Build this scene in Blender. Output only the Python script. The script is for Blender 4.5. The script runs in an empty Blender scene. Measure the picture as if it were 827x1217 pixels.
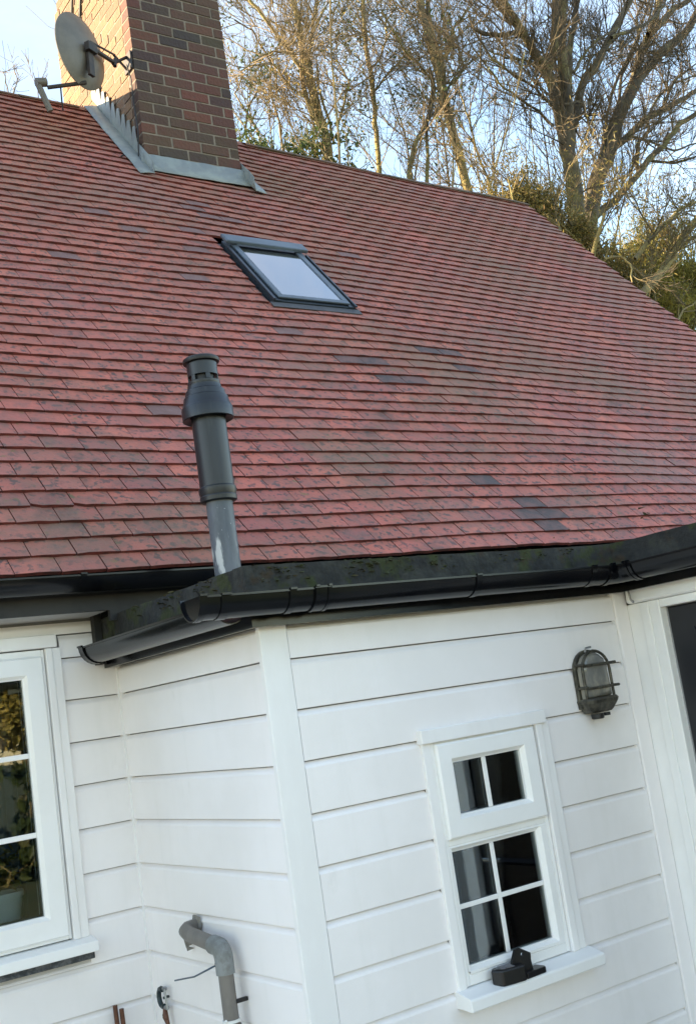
import bpy, math, random, time
from mathutils import Vector, Matrix, Quaternion, noise
T0 = time.time()
random.seed(11)
SC = bpy.context.scene
COL = SC.collection
# ---------------------------------------------------------------- camera, sky, sun, exposure
R_, U_, F_ = (Vector(v).normalized() for v in ((0.81804, -0.55717, -0.14441), (0.0236, -0.2170, 0.97588), (0.57508, 0.80172, 0.16439)))
cam_d = bpy.data.cameras.new('camera'); cam = bpy.data.objects.new('camera', cam_d); COL.objects.link(cam)
cam_d.sensor_fit = 'VERTICAL'; cam_d.sensor_height = 36; cam_d.lens = 36 * 1337.33 / 1217
cam_d.clip_start = 0.05; cam_d.clip_end = 600
m = Matrix.Identity(4)
F_ = -(R_.cross(U_)); F_ = F_.normalized(); U_ = (-F_).cross(R_).normalized()
for i in range(3):
    m[i][0] = R_[i]; m[i][1] = U_[i]; m[i][2] = -F_[i]
cam.matrix_world = m
SC.camera = cam
SUN_DIR = Vector((-1.45, 1.0, 0.34)).normalized()          # towards the low winter sun, behind the house
SUN_EL = math.asin(SUN_DIR.z)
W = bpy.data.worlds.new('World'); SC.world = W; W.use_nodes = True
wn = W.node_tree.nodes; wl = W.node_tree.links; wn.clear()
sky = wn.new('ShaderNodeTexSky'); sky.sky_type = 'NISHITA'; sky.sun_disc = False
sky.sun_elevation = SUN_EL; sky.sun_rotation = math.atan2(SUN_DIR.x, SUN_DIR.y)
sky.air_density = 1.0; sky.dust_density = 0.2; sky.ozone_density = 1.0
bg = wn.new('ShaderNodeBackground'); bg.inputs['Strength'].default_value = 0.13
wo = wn.new('ShaderNodeOutputWorld')
tc = wn.new('ShaderNodeTexCoord'); mp = wn.new('ShaderNodeMapping'); mp.inputs['Scale'].default_value = (1.6, 1.6, 4.5)
nz = wn.new('ShaderNodeTexNoise'); nz.inputs['Scale'].default_value = 1.5; nz.inputs['Detail'].default_value = 7; nz.inputs['Roughness'].default_value = 0.6
cr = wn.new('ShaderNodeValToRGB'); cr.color_ramp.elements[0].position = 0.36; cr.color_ramp.elements[1].position = 0.66
cr.color_ramp.elements[1].color = (0.5, 0.5, 0.5, 1)
cmix = wn.new('ShaderNodeMix'); cmix.data_type = 'RGBA'; cmix.inputs['B'].default_value = (1.55, 1.48, 1.5, 1)
wl.new(tc.outputs['Generated'], mp.inputs['Vector']); wl.new(mp.outputs[0], nz.inputs['Vector']); wl.new(nz.outputs['Fac'], cr.inputs['Fac'])
wl.new(cr.outputs['Color'], cmix.inputs['Factor']); wl.new(sky.outputs[0], cmix.inputs['A']); wl.new(cmix.outputs['Result'], bg.inputs['Color'])
wl.new(bg.outputs[0], wo.inputs['Surface'])
sd = bpy.data.lights.new('sun', 'SUN'); sd.energy = 4.4; sd.angle = math.radians(0.5); sd.color = (1.0, 0.78, 0.50)
so = bpy.data.objects.new('sun', sd); COL.objects.link(so); so.rotation_euler = SUN_DIR.to_track_quat('Z', 'Y').to_euler(); so.location = (-6, 8, 9)
SC.view_settings.view_transform = 'Standard'; SC.view_settings.look = 'None'; SC.view_settings.exposure = 2.6; SC.view_settings.gamma = 1
GROUND = -1.75

# ---------------------------------------------------------------- materials
def mat(name, base, rough=0.6, metal=0.0, c2=None, scale=8.0, amount=0.5, bump=0.0, bscale=None, spec=None, stretch=(1, 1, 1),
        extra=None, rnd=None, high=None, leaf=False, lo=0.4, hi=0.62, bdist=0.01):
    """base/c2 mixed by noise in place; extra = [(colour, scale, lo, hi, strength, stretch)] patches; rnd = colours picked per piece"""
    M = bpy.data.materials.new(name); M.use_nodes = True
    nt = M.node_tree; N = nt.nodes; L = nt.links
    b = N['Principled BSDF']; b.inputs['Roughness'].default_value = rough; b.inputs['Metallic'].default_value = metal
    if spec is not None: b.inputs['Specular IOR Level'].default_value = spec
    geo = N.new('ShaderNodeNewGeometry')
    pos = geo.outputs['Position']; pos2 = pos
    def noise_fac(scale, lo, hi, st, det=6):
        mp = N.new('ShaderNodeMapping'); mp.inputs['Scale'].default_value = st
        n = N.new('ShaderNodeTexNoise'); n.inputs['Scale'].default_value = scale; n.inputs['Detail'].default_value = det; n.inputs['Roughness'].default_value = 0.62
        L.new(pos2 if scale > 5 else pos, mp.inputs['Vector']); L.new(mp.outputs[0], n.inputs['Vector'])
        r = N.new('ShaderNodeMapRange'); r.interpolation_type = 'SMOOTHSTEP'
        r.inputs['From Min'].default_value = lo; r.inputs['From Max'].default_value = hi
        L.new(n.outputs['Fac'], r.inputs['Value']); return r.outputs[0]
    def mix(a, bcol, fac, strength=1.0):
        x = N.new('ShaderNodeMix'); x.data_type = 'RGBA'
        if isinstance(a, tuple): x.inputs['A'].default_value = (*a, 1)
        else: L.new(a, x.inputs['A'])
        if isinstance(bcol, tuple): x.inputs['B'].default_value = (*bcol, 1)
        else: L.new(bcol, x.inputs['B'])
        if isinstance(fac, float): x.inputs['Factor'].default_value = fac
        else:
            mm = N.new('ShaderNodeMath'); mm.operation = 'MULTIPLY'; mm.inputs[1].default_value = strength
            L.new(fac, mm.inputs[0]); L.new(mm.outputs[0], x.inputs['Factor'])
        return x.outputs['Result']
    if rnd:
        oi = N.new('ShaderNodeObjectInfo'); at = N.new('ShaderNodeAttribute'); at.attribute_name = 'rnd'
        ad = N.new('ShaderNodeMath'); ad.operation = 'ADD'; L.new(oi.outputs['Random'], ad.inputs[0]); L.new(at.outputs['Fac'], ad.inputs[1])
        fr = N.new('ShaderNodeMath'); fr.operation = 'FRACT'; L.new(ad.outputs[0], fr.inputs[0])
        rp = N.new('ShaderNodeValToRGB'); els = rp.color_ramp.elements
        n = len(rnd)
        els[0].position = 0; els[0].color = (*rnd[0], 1); els[1].position = 1; els[1].color = (*rnd[-1], 1)
        for i in range(1, n - 1):
            e = els.new(i / (n - 1)); e.color = (*rnd[i], 1)
        L.new(fr.outputs[0], rp.inputs['Fac']); col = rp.outputs['Color']
        sc = N.new('ShaderNodeMath'); sc.operation = 'MULTIPLY'; sc.inputs[1].default_value = 9.7; L.new(fr.outputs[0], sc.inputs[0])
        va = N.new('ShaderNodeVectorMath'); va.operation = 'ADD'; L.new(pos, va.inputs[0]); L.new(sc.outputs[0], va.inputs[1]); pos2 = va.outputs[0]
    else:
        col = base
    if c2: col = mix(col, c2, noise_fac(scale, lo, hi, stretch), amount)
    for ex in (extra or []):
        c, s, l, h, st, sv = ex[:6]; fac = noise_fac(s, l, h, sv)
        if len(ex) > 6:      # such marks gather in some areas and leave others clean
            g = N.new('ShaderNodeMath'); g.operation = 'MULTIPLY'; L.new(fac, g.inputs[0]); L.new(noise_fac(ex[6], .28, .52, (1, 1, 1), 3), g.inputs[1]); fac = g.outputs[0]
        col = mix(col, c, fac, st)
    if high:      # weathering that grows towards the ridge: (colour, z0, z1, strength)
        sx = N.new('ShaderNodeSeparateXYZ'); L.new(pos, sx.inputs[0]); zr = N.new('ShaderNodeMapRange'); zr.inputs['From Min'].default_value = high[1]; zr.inputs['From Max'].default_value = high[2]
        L.new(sx.outputs['Z'], zr.inputs['Value']); m2 = N.new('ShaderNodeMath'); m2.operation = 'MULTIPLY'; L.new(zr.outputs[0], m2.inputs[0]); L.new(noise_fac(2.2, .25, .7, (1, 1, 1)), m2.inputs[1])
        col = mix(col, high[0], m2.outputs[0], high[3])
    if leaf:
        tl = N.new('ShaderNodeBsdfTranslucent'); mm = N.new('ShaderNodeMixShader'); mm.inputs[0].default_value = 0.45
        L.new(col, tl.inputs[0]); L.new(b.outputs[0], mm.inputs[1]); L.new(tl.outputs[0], mm.inputs[2]); L.new(mm.outputs[0], N['Material Output'].inputs['Surface'])
    if isinstance(col, tuple): b.inputs['Base Color'].default_value = (*col, 1)
    else: L.new(col, b.inputs['Base Color'])
    if bump:
        n = N.new('ShaderNodeTexNoise'); n.inputs['Scale'].default_value = bscale or scale * 3; n.inputs['Detail'].default_value = 5
        L.new(geo.outputs['Position'], n.inputs['Vector'])
        bp = N.new('ShaderNodeBump'); bp.inputs['Strength'].default_value = bump; bp.inputs['Distance'].default_value = bdist
        L.new(n.outputs['Fac'], bp.inputs['Height']); L.new(bp.outputs[0], b.inputs['Normal'])
    return M

def glass_mat(name, tint, refl_rough=0.01, ior=1.5, kk=1.9):
    M = bpy.data.materials.new(name); M.use_nodes = True
    nt = M.node_tree; N = nt.nodes; L = nt.links; N.clear()
    o = N.new('ShaderNodeOutputMaterial'); tr = N.new('ShaderNodeBsdfTransparent'); tr.inputs[0].default_value = (*tint, 1)
    gl = N.new('ShaderNodeBsdfGlossy'); gl.inputs['Roughness'].default_value = refl_rough
    fr = N.new('ShaderNodeFresnel'); fr.inputs['IOR'].default_value = ior
    k = N.new('ShaderNodeMath'); k.operation = 'MULTIPLY'; k.inputs[1].default_value = kk; k.use_clamp = True
    nb = N.new('ShaderNodeTexNoise'); nb.inputs['Scale'].default_value = 3.0; bp = N.new('ShaderNodeBump'); bp.inputs['Strength'].default_value = 0.006; bp.inputs['Distance'].default_value = 0.02
    L.new(nb.outputs['Fac'], bp.inputs['Height']); L.new(bp.outputs[0], gl.inputs['Normal'])
    mx = N.new('ShaderNodeMixShader'); L.new(fr.outputs[0], k.inputs[0]); L.new(k.outputs[0], mx.inputs[0]); L.new(tr.outputs[0], mx.inputs[1]); L.new(gl.outputs[0], mx.inputs[2])
    L.new(mx.outputs[0], o.inputs['Surface']); return M

TILE_RND = [(0.39, 0.104, 0.078), (0.45, 0.124, 0.086), (0.34, 0.100, 0.082), (0.48, 0.142, 0.094), (0.40, 0.110, 0.084), (0.29, 0.090, 0.077), (0.43, 0.116, 0.080), (0.37, 0.120, 0.098)]
lich = [((0.075, 0.050, 0.050), 34, 0.52, 0.61, 0.9, (1, 1, 1), 2.4), ((0.15, 0.085, 0.075), 11, 0.48, 0.66, 0.6, (1, 1, 1), 1.3), ((0.20, 0.13, 0.12), 1.6, 0.46, 0.72, 0.5, (1, 1, 1)), ((0.15, 0.10, 0.05), 0.8, 0.5, 0.72, 0.5, (1, 1, 1)),
        ((0.05, 0.040, 0.035), 2.7, 0.60, 0.74, 0.55, (1, 1, 1)), ((0.30, 0.26, 0.20), 70, 0.66, 0.72, 0.5, (1, 1, 1), 1.5), ((0.14, 0.12, 0.045), 18, 0.62, 0.70, 0.6, (1, 1, 1), 0.9)]
M_tile = mat('clay_tile', (0.3, 0.1, 0.08), 0.75, rnd=TILE_RND, c2=(0.24, 0.095, 0.075), scale=9, amount=0.5, high=((0.21, 0.112, 0.060), 1.4, 4.2, 0.8), extra=lich, bump=0.35, bscale=60)
M_slate = mat('slate_blue_tile', (0.080, 0.058, 0.057), 0.85, c2=(0.20, 0.095, 0.082), scale=9, amount=0.6, bump=0.3, bscale=60)
M_dim = mat('dull_brown_tile', (0.16, 0.085, 0.075), 0.7, c2=(0.19, 0.11, 0.10), scale=14, amount=0.7, bump=0.3, bscale=60)
M_edge = mat('tile_edge', (0.15, 0.030, 0.024), 0.95, c2=(0.05, 0.016, 0.013), scale=20, amount=0.8)  # edge colour holds grime plus the shade of down-facing tails and gaps
M_under = mat('underlay', (0.03, 0.022, 0.02), 0.95)
M_ridge = mat('ridge_tile_clay', (0.12, 0.07, 0.05), 0.85, rnd=[(0.12, 0.075, 0.05), (0.15, 0.08, 0.055), (0.10, 0.068, 0.048)], c2=(0.07, 0.065, 0.035), scale=7, amount=0.8, bump=0.4, bscale=50)
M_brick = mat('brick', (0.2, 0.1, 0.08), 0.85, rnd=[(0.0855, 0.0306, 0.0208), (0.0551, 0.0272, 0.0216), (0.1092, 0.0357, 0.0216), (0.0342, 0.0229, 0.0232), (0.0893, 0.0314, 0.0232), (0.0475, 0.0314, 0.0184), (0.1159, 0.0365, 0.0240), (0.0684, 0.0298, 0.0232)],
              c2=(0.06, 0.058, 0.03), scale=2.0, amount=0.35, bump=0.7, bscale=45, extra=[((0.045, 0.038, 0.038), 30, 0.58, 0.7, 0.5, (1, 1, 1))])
M_brick_side = mat('brick_sunlit', (0.4, 0.25, 0.15), 0.9, rnd=[(0.145, 0.086, 0.050), (0.178, 0.109, 0.059), (0.119, 0.069, 0.043), (0.158, 0.099, 0.056)], c2=(0.14, 0.085, 0.055), scale=9, amount=0.6, bump=0.7, bscale=35, bdist=0.02)  # paler, warmer brick for the left face; its sunlight is put into the colour
M_mortar = mat('mortar', (0.212, 0.174, 0.140), 0.95, c2=(0.128, 0.111, 0.085), scale=12, amount=0.6, bump=0.4)
M_bed = mat('mossy_bedding', (0.12, 0.10, 0.07), 0.95, c2=(0.07, 0.065, 0.03), scale=9, amount=0.8, bump=0.5)
M_lead = mat('lead', (0.180, 0.198, 0.203), 0.55, 0.1, c2=(0.252, 0.279, 0.261), scale=9, amount=0.7, bump=0.4, bscale=14, extra=[((0.10, 0.115, 0.12), 6, 0.55, 0.75, 0.6, (1, 1, 1))])
M_board = mat('white_weatherboard', (0.88, 0.845, 0.835), 0.38, c2=(0.82, 0.785, 0.765), scale=2.0, amount=0.7, bump=0.16, bscale=3.5, bdist=0.03,
              extra=[((0.66, 0.65, 0.60), 6, 0.5, 0.75, 0.13, (3, 3, 0.25)), ((0.52, 0.50, 0.45), 7, 0.62, 0.85, 0.35, (1, 1, 0.5)), ((0.35, 0.33, 0.3), 55, 0.76, 0.80, 0.5, (1, 1, 1))])
M_white = mat('white_plastic', (0.87, 0.865, 0.85), 0.28, c2=(0.80, 0.79, 0.76), scale=3, amount=0.5)
M_trim = mat('cream_white_trim', (0.86, 0.845, 0.83), 0.4, c2=(0.79, 0.765, 0.745), scale=6, amount=0.6, stretch=(1, 1, 0.3))
M_groove = mat('wall_backing', (0.26, 0.26, 0.26), 0.95)
M_black = mat('black_gutter_plastic', (0.0022, 0.0026, 0.004), 0.20, spec=0.38, c2=(0.007, 0.007, 0.007), scale=9, amount=0.6, bump=0.05, bscale=8)
M_fascia = mat('dark_fascia', (0.012, 0.012, 0.012), 0.7, c2=(0.028, 0.027, 0.025), scale=6, amount=0.6)
M_soffit = mat('grey_soffit', (0.45, 0.44, 0.42), 0.8, c2=(0.35, 0.34, 0.32), scale=8)
M_kerb = mat('mossy_roof_felt', (0.018, 0.0185, 0.018), 0.97, c2=(0.044, 0.045, 0.038), scale=14, amount=0.7, bump=0.8, bscale=40, lo=0.4, hi=0.7,
             extra=[((0.030, 0.038, 0.008), 8, 0.50, 0.60, 0.8, (1, 1, 1)), ((0.035, 0.022, 0.010), 12, 0.58, 0.68, 0.7, (1, 1, 1)), ((0.004, 0.004, 0.004), 9, 0.55, 0.7, 0.7, (1, 1, 1))])
M_felt = mat('roof_felt', (0.07, 0.07, 0.07), 0.95, bump=0.5, bscale=80)
M_flue = mat('flue_plastic', (0.008, 0.010, 0.0125), 0.40, c2=(0.014, 0.017, 0.0205), scale=7, amount=0.8, stretch=(1, 1, 0.25), bump=.05, bscale=6, extra=[((.06,.065,.065), 22, .6, .75, .5, (1, 1, .12))])
M_flue_dark = mat('flue_cap_black', (0.005, 0.005, 0.006), 0.5)
M_galv = mat('weathered_grey_pipe', (0.070, 0.080, 0.095), 0.5, c2=(0.12, 0.13, 0.15), scale=16, amount=0.8, stretch=(1, 1, 0.3),
             extra=[((0.5, 0.5, 0.49), 20, 0.57, 0.64, 0.9, (1, 1, 0.2)), ((0.7, 0.7, 0.7), 60, 0.68, 0.72, 0.8, (1, 1, 1))])
M_anod = mat('grey_window_cladding', (0.026, 0.033, 0.043), 0.32, 0.2, c2=(0.045, 0.054, 0.066), scale=8, amount=0.6)
M_anod_l = mat('pale_window_cladding', (0.10, 0.125, 0.155), 0.35, 0.2, c2=(0.07, 0.085, 0.10), scale=8, amount=0.6)
M_glass = glass_mat('window_glass', (0.72, 0.78, 0.80))
M_spacer = mat('glass_spacer', (0.02, 0.025, 0.03), 0.4)
M_room = mat('room_wall', (0.32, 0.34, 0.34), 0.9)
M_blind = mat('cream_blind', (0.75, 0.73, 0.68), 0.8, c2=(0.6, 0.6, 0.6), scale=3)
M_curtain = mat('grey_curtain', (0.13, 0.155, 0.19), 0.9)
M_door = mat('black_door', (0.010, 0.011, 0.015), 0.35)
M_bronze = mat('tarnished_bronze', (0.0525, 0.0495, 0.0405), 0.45, 0.5, c2=(0.1350, 0.1275, 0.0975), scale=40, amount=0.7, bump=0.2, bscale=90)
M_ribglass = mat('ribbed_glass', (0.17, 0.17, 0.16), 0.22, c2=(0.38, 0.35, 0.28), scale=14, amount=0.7, stretch=(1, 1, 0.4), spec=0.7)
M_bulb = mat('lamp_bulb', (0.75, 0.70, 0.58), 0.3)
M_waste = mat('grey_brown_waste_pipe', (0.178, 0.162, 0.145), 0.5, c2=(0.128, 0.116, 0.102), scale=14, amount=0.7, stretch=(1, 1, 0.4))
M_elbow = mat('grey_elbow_fitting', (0.221, 0.234, 0.234), 0.55, c2=(0.143, 0.143, 0.130), scale=26, amount=0.8)
M_filler = mat('old_filler', (0.30, 0.28, 0.25), 0.9, c2=(0.2, 0.18, 0.15), scale=50, amount=0.8, bump=0.8)
M_strap = mat('white_tape', (0.75, 0.75, 0.72), 0.5)
M_cable = mat('blue_grey_tie', (0.03, 0.06, 0.09), 0.4)
M_copper = mat('tarnished_copper', (0.10, 0.045, 0.028), 0.45, 0.5, c2=(0.18, 0.08, 0.05), scale=30)
M_steel = mat('dull_steel', (0.35, 0.36, 0.37), 0.35, 0.8)
M_tapdark = mat('dark_metal', (0.03, 0.045, 0.05), 0.4, 0.4)
M_rubber = mat('black_gadget_plastic', (0.0035, 0.0035, 0.005), 0.35, c2=(0.007, 0.007, 0.009), scale=60)
M_gadget_grey = mat('gadget_grille', (0.16, 0.16, 0.18), 0.4, c2=(0.05, 0.05, 0.05), scale=220, amount=1.0)
M_dish = mat('grey_dish', (0.1188, 0.1056, 0.0840), 0.5, c2=(0.0756, 0.0672, 0.0540), scale=7, amount=0.6)
M_dishmetal = mat('dark_dish_bracket', (0.022, 0.020, 0.02), 0.6, 0.2, c2=(0.06, 0.04, 0.028), scale=20)
M_bark = mat('lichened_bark', (0.24, 0.19, 0.08), 0.95, c2=(0.085, 0.07, 0.045), scale=3.5, amount=0.85, stretch=(1, 1, 0.35), bump=0.8, bscale=12, bdist=0.04, extra=[((0.20, 0.19, 0.08), 1.3, 0.5, 0.65, 0.7, (1, 1, 1))])
M_bark2 = mat('grey_brown_bark', (0.085, 0.068, 0.042), 0.95, c2=(0.045, 0.038, 0.03), scale=3.0, amount=0.8, stretch=(1, 1, 0.35), bump=0.8, bscale=12, bdist=0.04, extra=[((0.17, 0.15, 0.055), 1.1, 0.5, 0.62, 0.7, (1, 1, 1))])  # yellow patches: lichen, and sunlit trunk edges put into the colour
M_twig = mat('twig', (0.1200, 0.0960, 0.0480), 0.9, c2=(0.0600, 0.0464, 0.0320), scale=0.7, amount=0.8)
M_twig3 = mat('dark_twig', (0.085, 0.066, 0.038), 0.9, c2=(0.045, 0.036, 0.028), scale=0.7, amount=0.8)
M_twig2 = mat('pinkish_twig', (0.1836, 0.1394, 0.0816), 0.9, c2=(0.1020, 0.0850, 0.0408), scale=0.8, amount=0.8)
M_ivy = mat('ivy_leaf', (0.05, 0.08, 0.025), 0.45, rnd=[(0.035, 0.06, 0.02), (0.075, 0.105, 0.03), (0.05, 0.08, 0.025), (0.11, 0.12, 0.04)], leaf=True)
M_olive = mat('olive_leaf', (0.12, 0.11, 0.03), 0.6, rnd=[(0.2500, 0.2000, 0.0562), (0.1250, 0.1250, 0.0375), (0.3375, 0.2500, 0.0688), (0.1625, 0.1375, 0.0500), (0.2125, 0.1375, 0.0625)], leaf=True)
M_golden = mat('golden_leaf', (0.16, 0.15, 0.035), 0.6, rnd=[(0.4485, 0.3731, 0.0897), (0.2093, 0.2093, 0.0520), (0.5681, 0.4628, 0.1196), (0.1196, 0.1339, 0.0442)], leaf=True)
M_grass = mat('grass', (0.05, 0.08, 0.02), 0.95, c2=(0.10, 0.10, 0.04), scale=1.2, amount=0.7, bump=0.8, bscale=20, bdist=0.05)
M_pave = mat('paving', (0.34, 0.32, 0.29), 0.9, c2=(0.25, 0.235, 0.21), scale=2.5, amount=0.7, bump=0.3, bscale=20)
M_sky_cable = mat('black_cable', (0.012, 0.012, 0.012), 0.6)
M_terracotta = mat('pale_flowerpot', (0.78, 0.78, 0.75), 0.7)

# ---------------------------------------------------------------- builders
class MB:
    def __init__(s): s.v = []; s.f = []; s.mi = []; s.rn = []; s.cur = 0; s.r = 0.0; s.smooth = []; s.sm = False
    def add(s, vs, fs, mi=None):
        b = len(s.v); s.v.extend(vs)
        for f in fs:
            s.f.append(tuple(i + b for i in f)); s.mi.append(s.cur if mi is None else mi); s.rn.append(s.r); s.smooth.append(s.sm)
        return s
    def box(s, x0, x1, y0, y1, z0, z1):
        vs = [(x, y, z) for x in (x0, x1) for y in (y0, y1) for z in (z0, z1)]
        return s.add(vs, [(0, 1, 3, 2), (4, 6, 7, 5), (0, 4, 5, 1), (2, 3, 7, 6), (0, 2, 6, 4), (1, 5, 7, 3)])
    def prism(s, poly, axis, a0, a1, caps=True):
        """poly: 2-D points; axis 'x' -> (y,z), 'y' -> (x,z), 'z' -> (x,y)"""
        def P(p, a):
            return (a, p[0], p[1]) if axis == 'x' else (p[0], a, p[1]) if axis == 'y' else (p[0], p[1], a)
        n = len(poly); vs = [P(p, a0) for p in poly] + [P(p, a1) for p in poly]
        fs = [(i, (i + 1) % n, n + (i + 1) % n, n + i) for i in range(n)]
        if caps: fs += [tuple(range(n))[::-1], tuple(range(n, 2 * n))]
        return s.add(vs, fs)
    def tube(s, pts, rad, n=8, caps=True):
        pts = [Vector(p) for p in pts]
        if not isinstance(rad, (list, tuple)): rad = [rad] * len(pts)
        vs = []; prev = None
        for i, p in enumerate(pts):
            d = (pts[min(i + 1, len(pts) - 1)] - pts[max(i - 1, 0)])
            d = d.normalized() if d.length > 1e-9 else Vector((0, 0, 1))
            if prev is None:
                a = d.orthogonal().normalized()
            else:
                a = prev - d * prev.dot(d)
                a = a.normalized() if a.length > 1e-6 else d.orthogonal().normalized()
            prev = a; b = d.cross(a)
            for k in range(n):
                t = 2 * math.pi * k / n
                q = p + (a * math.cos(t) + b * math.sin(t)) * rad[i]
                vs.append((q.x, q.y, q.z))
        fs = []
        for i in range(len(pts) - 1):
            for k in range(n):
                k2 = (k + 1) % n
                fs.append((i * n + k, i * n + k2, (i + 1) * n + k2, (i + 1) * n + k))
        if caps: fs += [tuple(range(n))[::-1], tuple(range((len(pts) - 1) * n, len(pts) * n))]
        return s.add(vs, fs)
    def lathe(s, prof, c, n=32, axis=Vector((0, 0, 1))):
        """prof: (radius, height) list about axis through c"""
        q = Vector((0, 0, 1)).rotation_difference(Vector(axis)); c = Vector(c); vs = []
        for r, h in prof:
            for k in range(n):
                t = 2 * math.pi * k / n
                p = c + q @ Vector((r * math.cos(t), r * math.sin(t), h)); vs.append((p.x, p.y, p.z))
        fs = [(i * n + k, i * n + (k + 1) % n, (i + 1) * n + (k + 1) % n, (i + 1) * n + k) for i in range(len(prof) - 1) for k in range(n)]
        fs += [tuple(range(n))[::-1], tuple(range((len(prof) - 1) * n, len(prof) * n))]
        return s.add(vs, fs)
    def mesh(s, name, mats, rnd=False):
        me = bpy.data.meshes.new(name); me.from_pydata(s.v, [], s.f)
        for mt in (mats if isinstance(mats, (list, tuple)) else [mats]): me.materials.append(mt)
        me.polygons.foreach_set('material_index', s.mi)
        me.polygons.foreach_set('use_smooth', s.smooth)
        if rnd:
            at = me.attributes.new('rnd', 'FLOAT', 'FACE'); at.data.foreach_set('value', s.rn)
        me.update(); return me
    def build(s, name, mats, parent=None, smooth=None, bevel=0, rnd=False, **props):
        if smooth is not None: s.smooth = [True] * len(s.f)
        me = s.mesh(name, mats, rnd)
        if smooth is not None: me.set_sharp_from_angle(angle=math.radians(smooth))
        o = link(name, me, parent)
        if bevel:
            b = o.modifiers.new('bevel', 'BEVEL'); b.width = bevel; b.segments = 2; b.limit_method = 'ANGLE'
        for k, v in props.items(): o[k] = v
        return o
WORLDLOC = {}
def link(name, data, parent=None, loc=(0, 0, 0)):
    o = bpy.data.objects.new(name, data); COL.objects.link(o)
    loc = Vector(loc)
    if parent: o.parent = parent; o.location = loc - WORLDLOC[parent.name]
    else: o.location = loc
    WORLDLOC[o.name] = loc
    return o
def thing(name, label, cat, loc, group=None):
    o = link(name, None, None, loc); o.empty_display_size = 0.1
    o['label'] = label; o['category'] = cat
    if group: o['group'] = group
    return o
def tag(o, label, cat, group=None):
    o['label'] = label; o['category'] = cat
    if group: o['group'] = group
    return o
def struct(o): o['kind'] = 'structure'; return o
def smoothstep(a, b, x):
    t = min(1, max(0, (x - a) / (b - a))); return t * t * (3 - 2 * t)
def to_px(P):
    P = Vector(P); z = P.dot(F_)
    return (413.5 + 1337.33 * P.dot(R_) / z, 608.5 - 1337.33 * P.dot(U_) / z, z)
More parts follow.
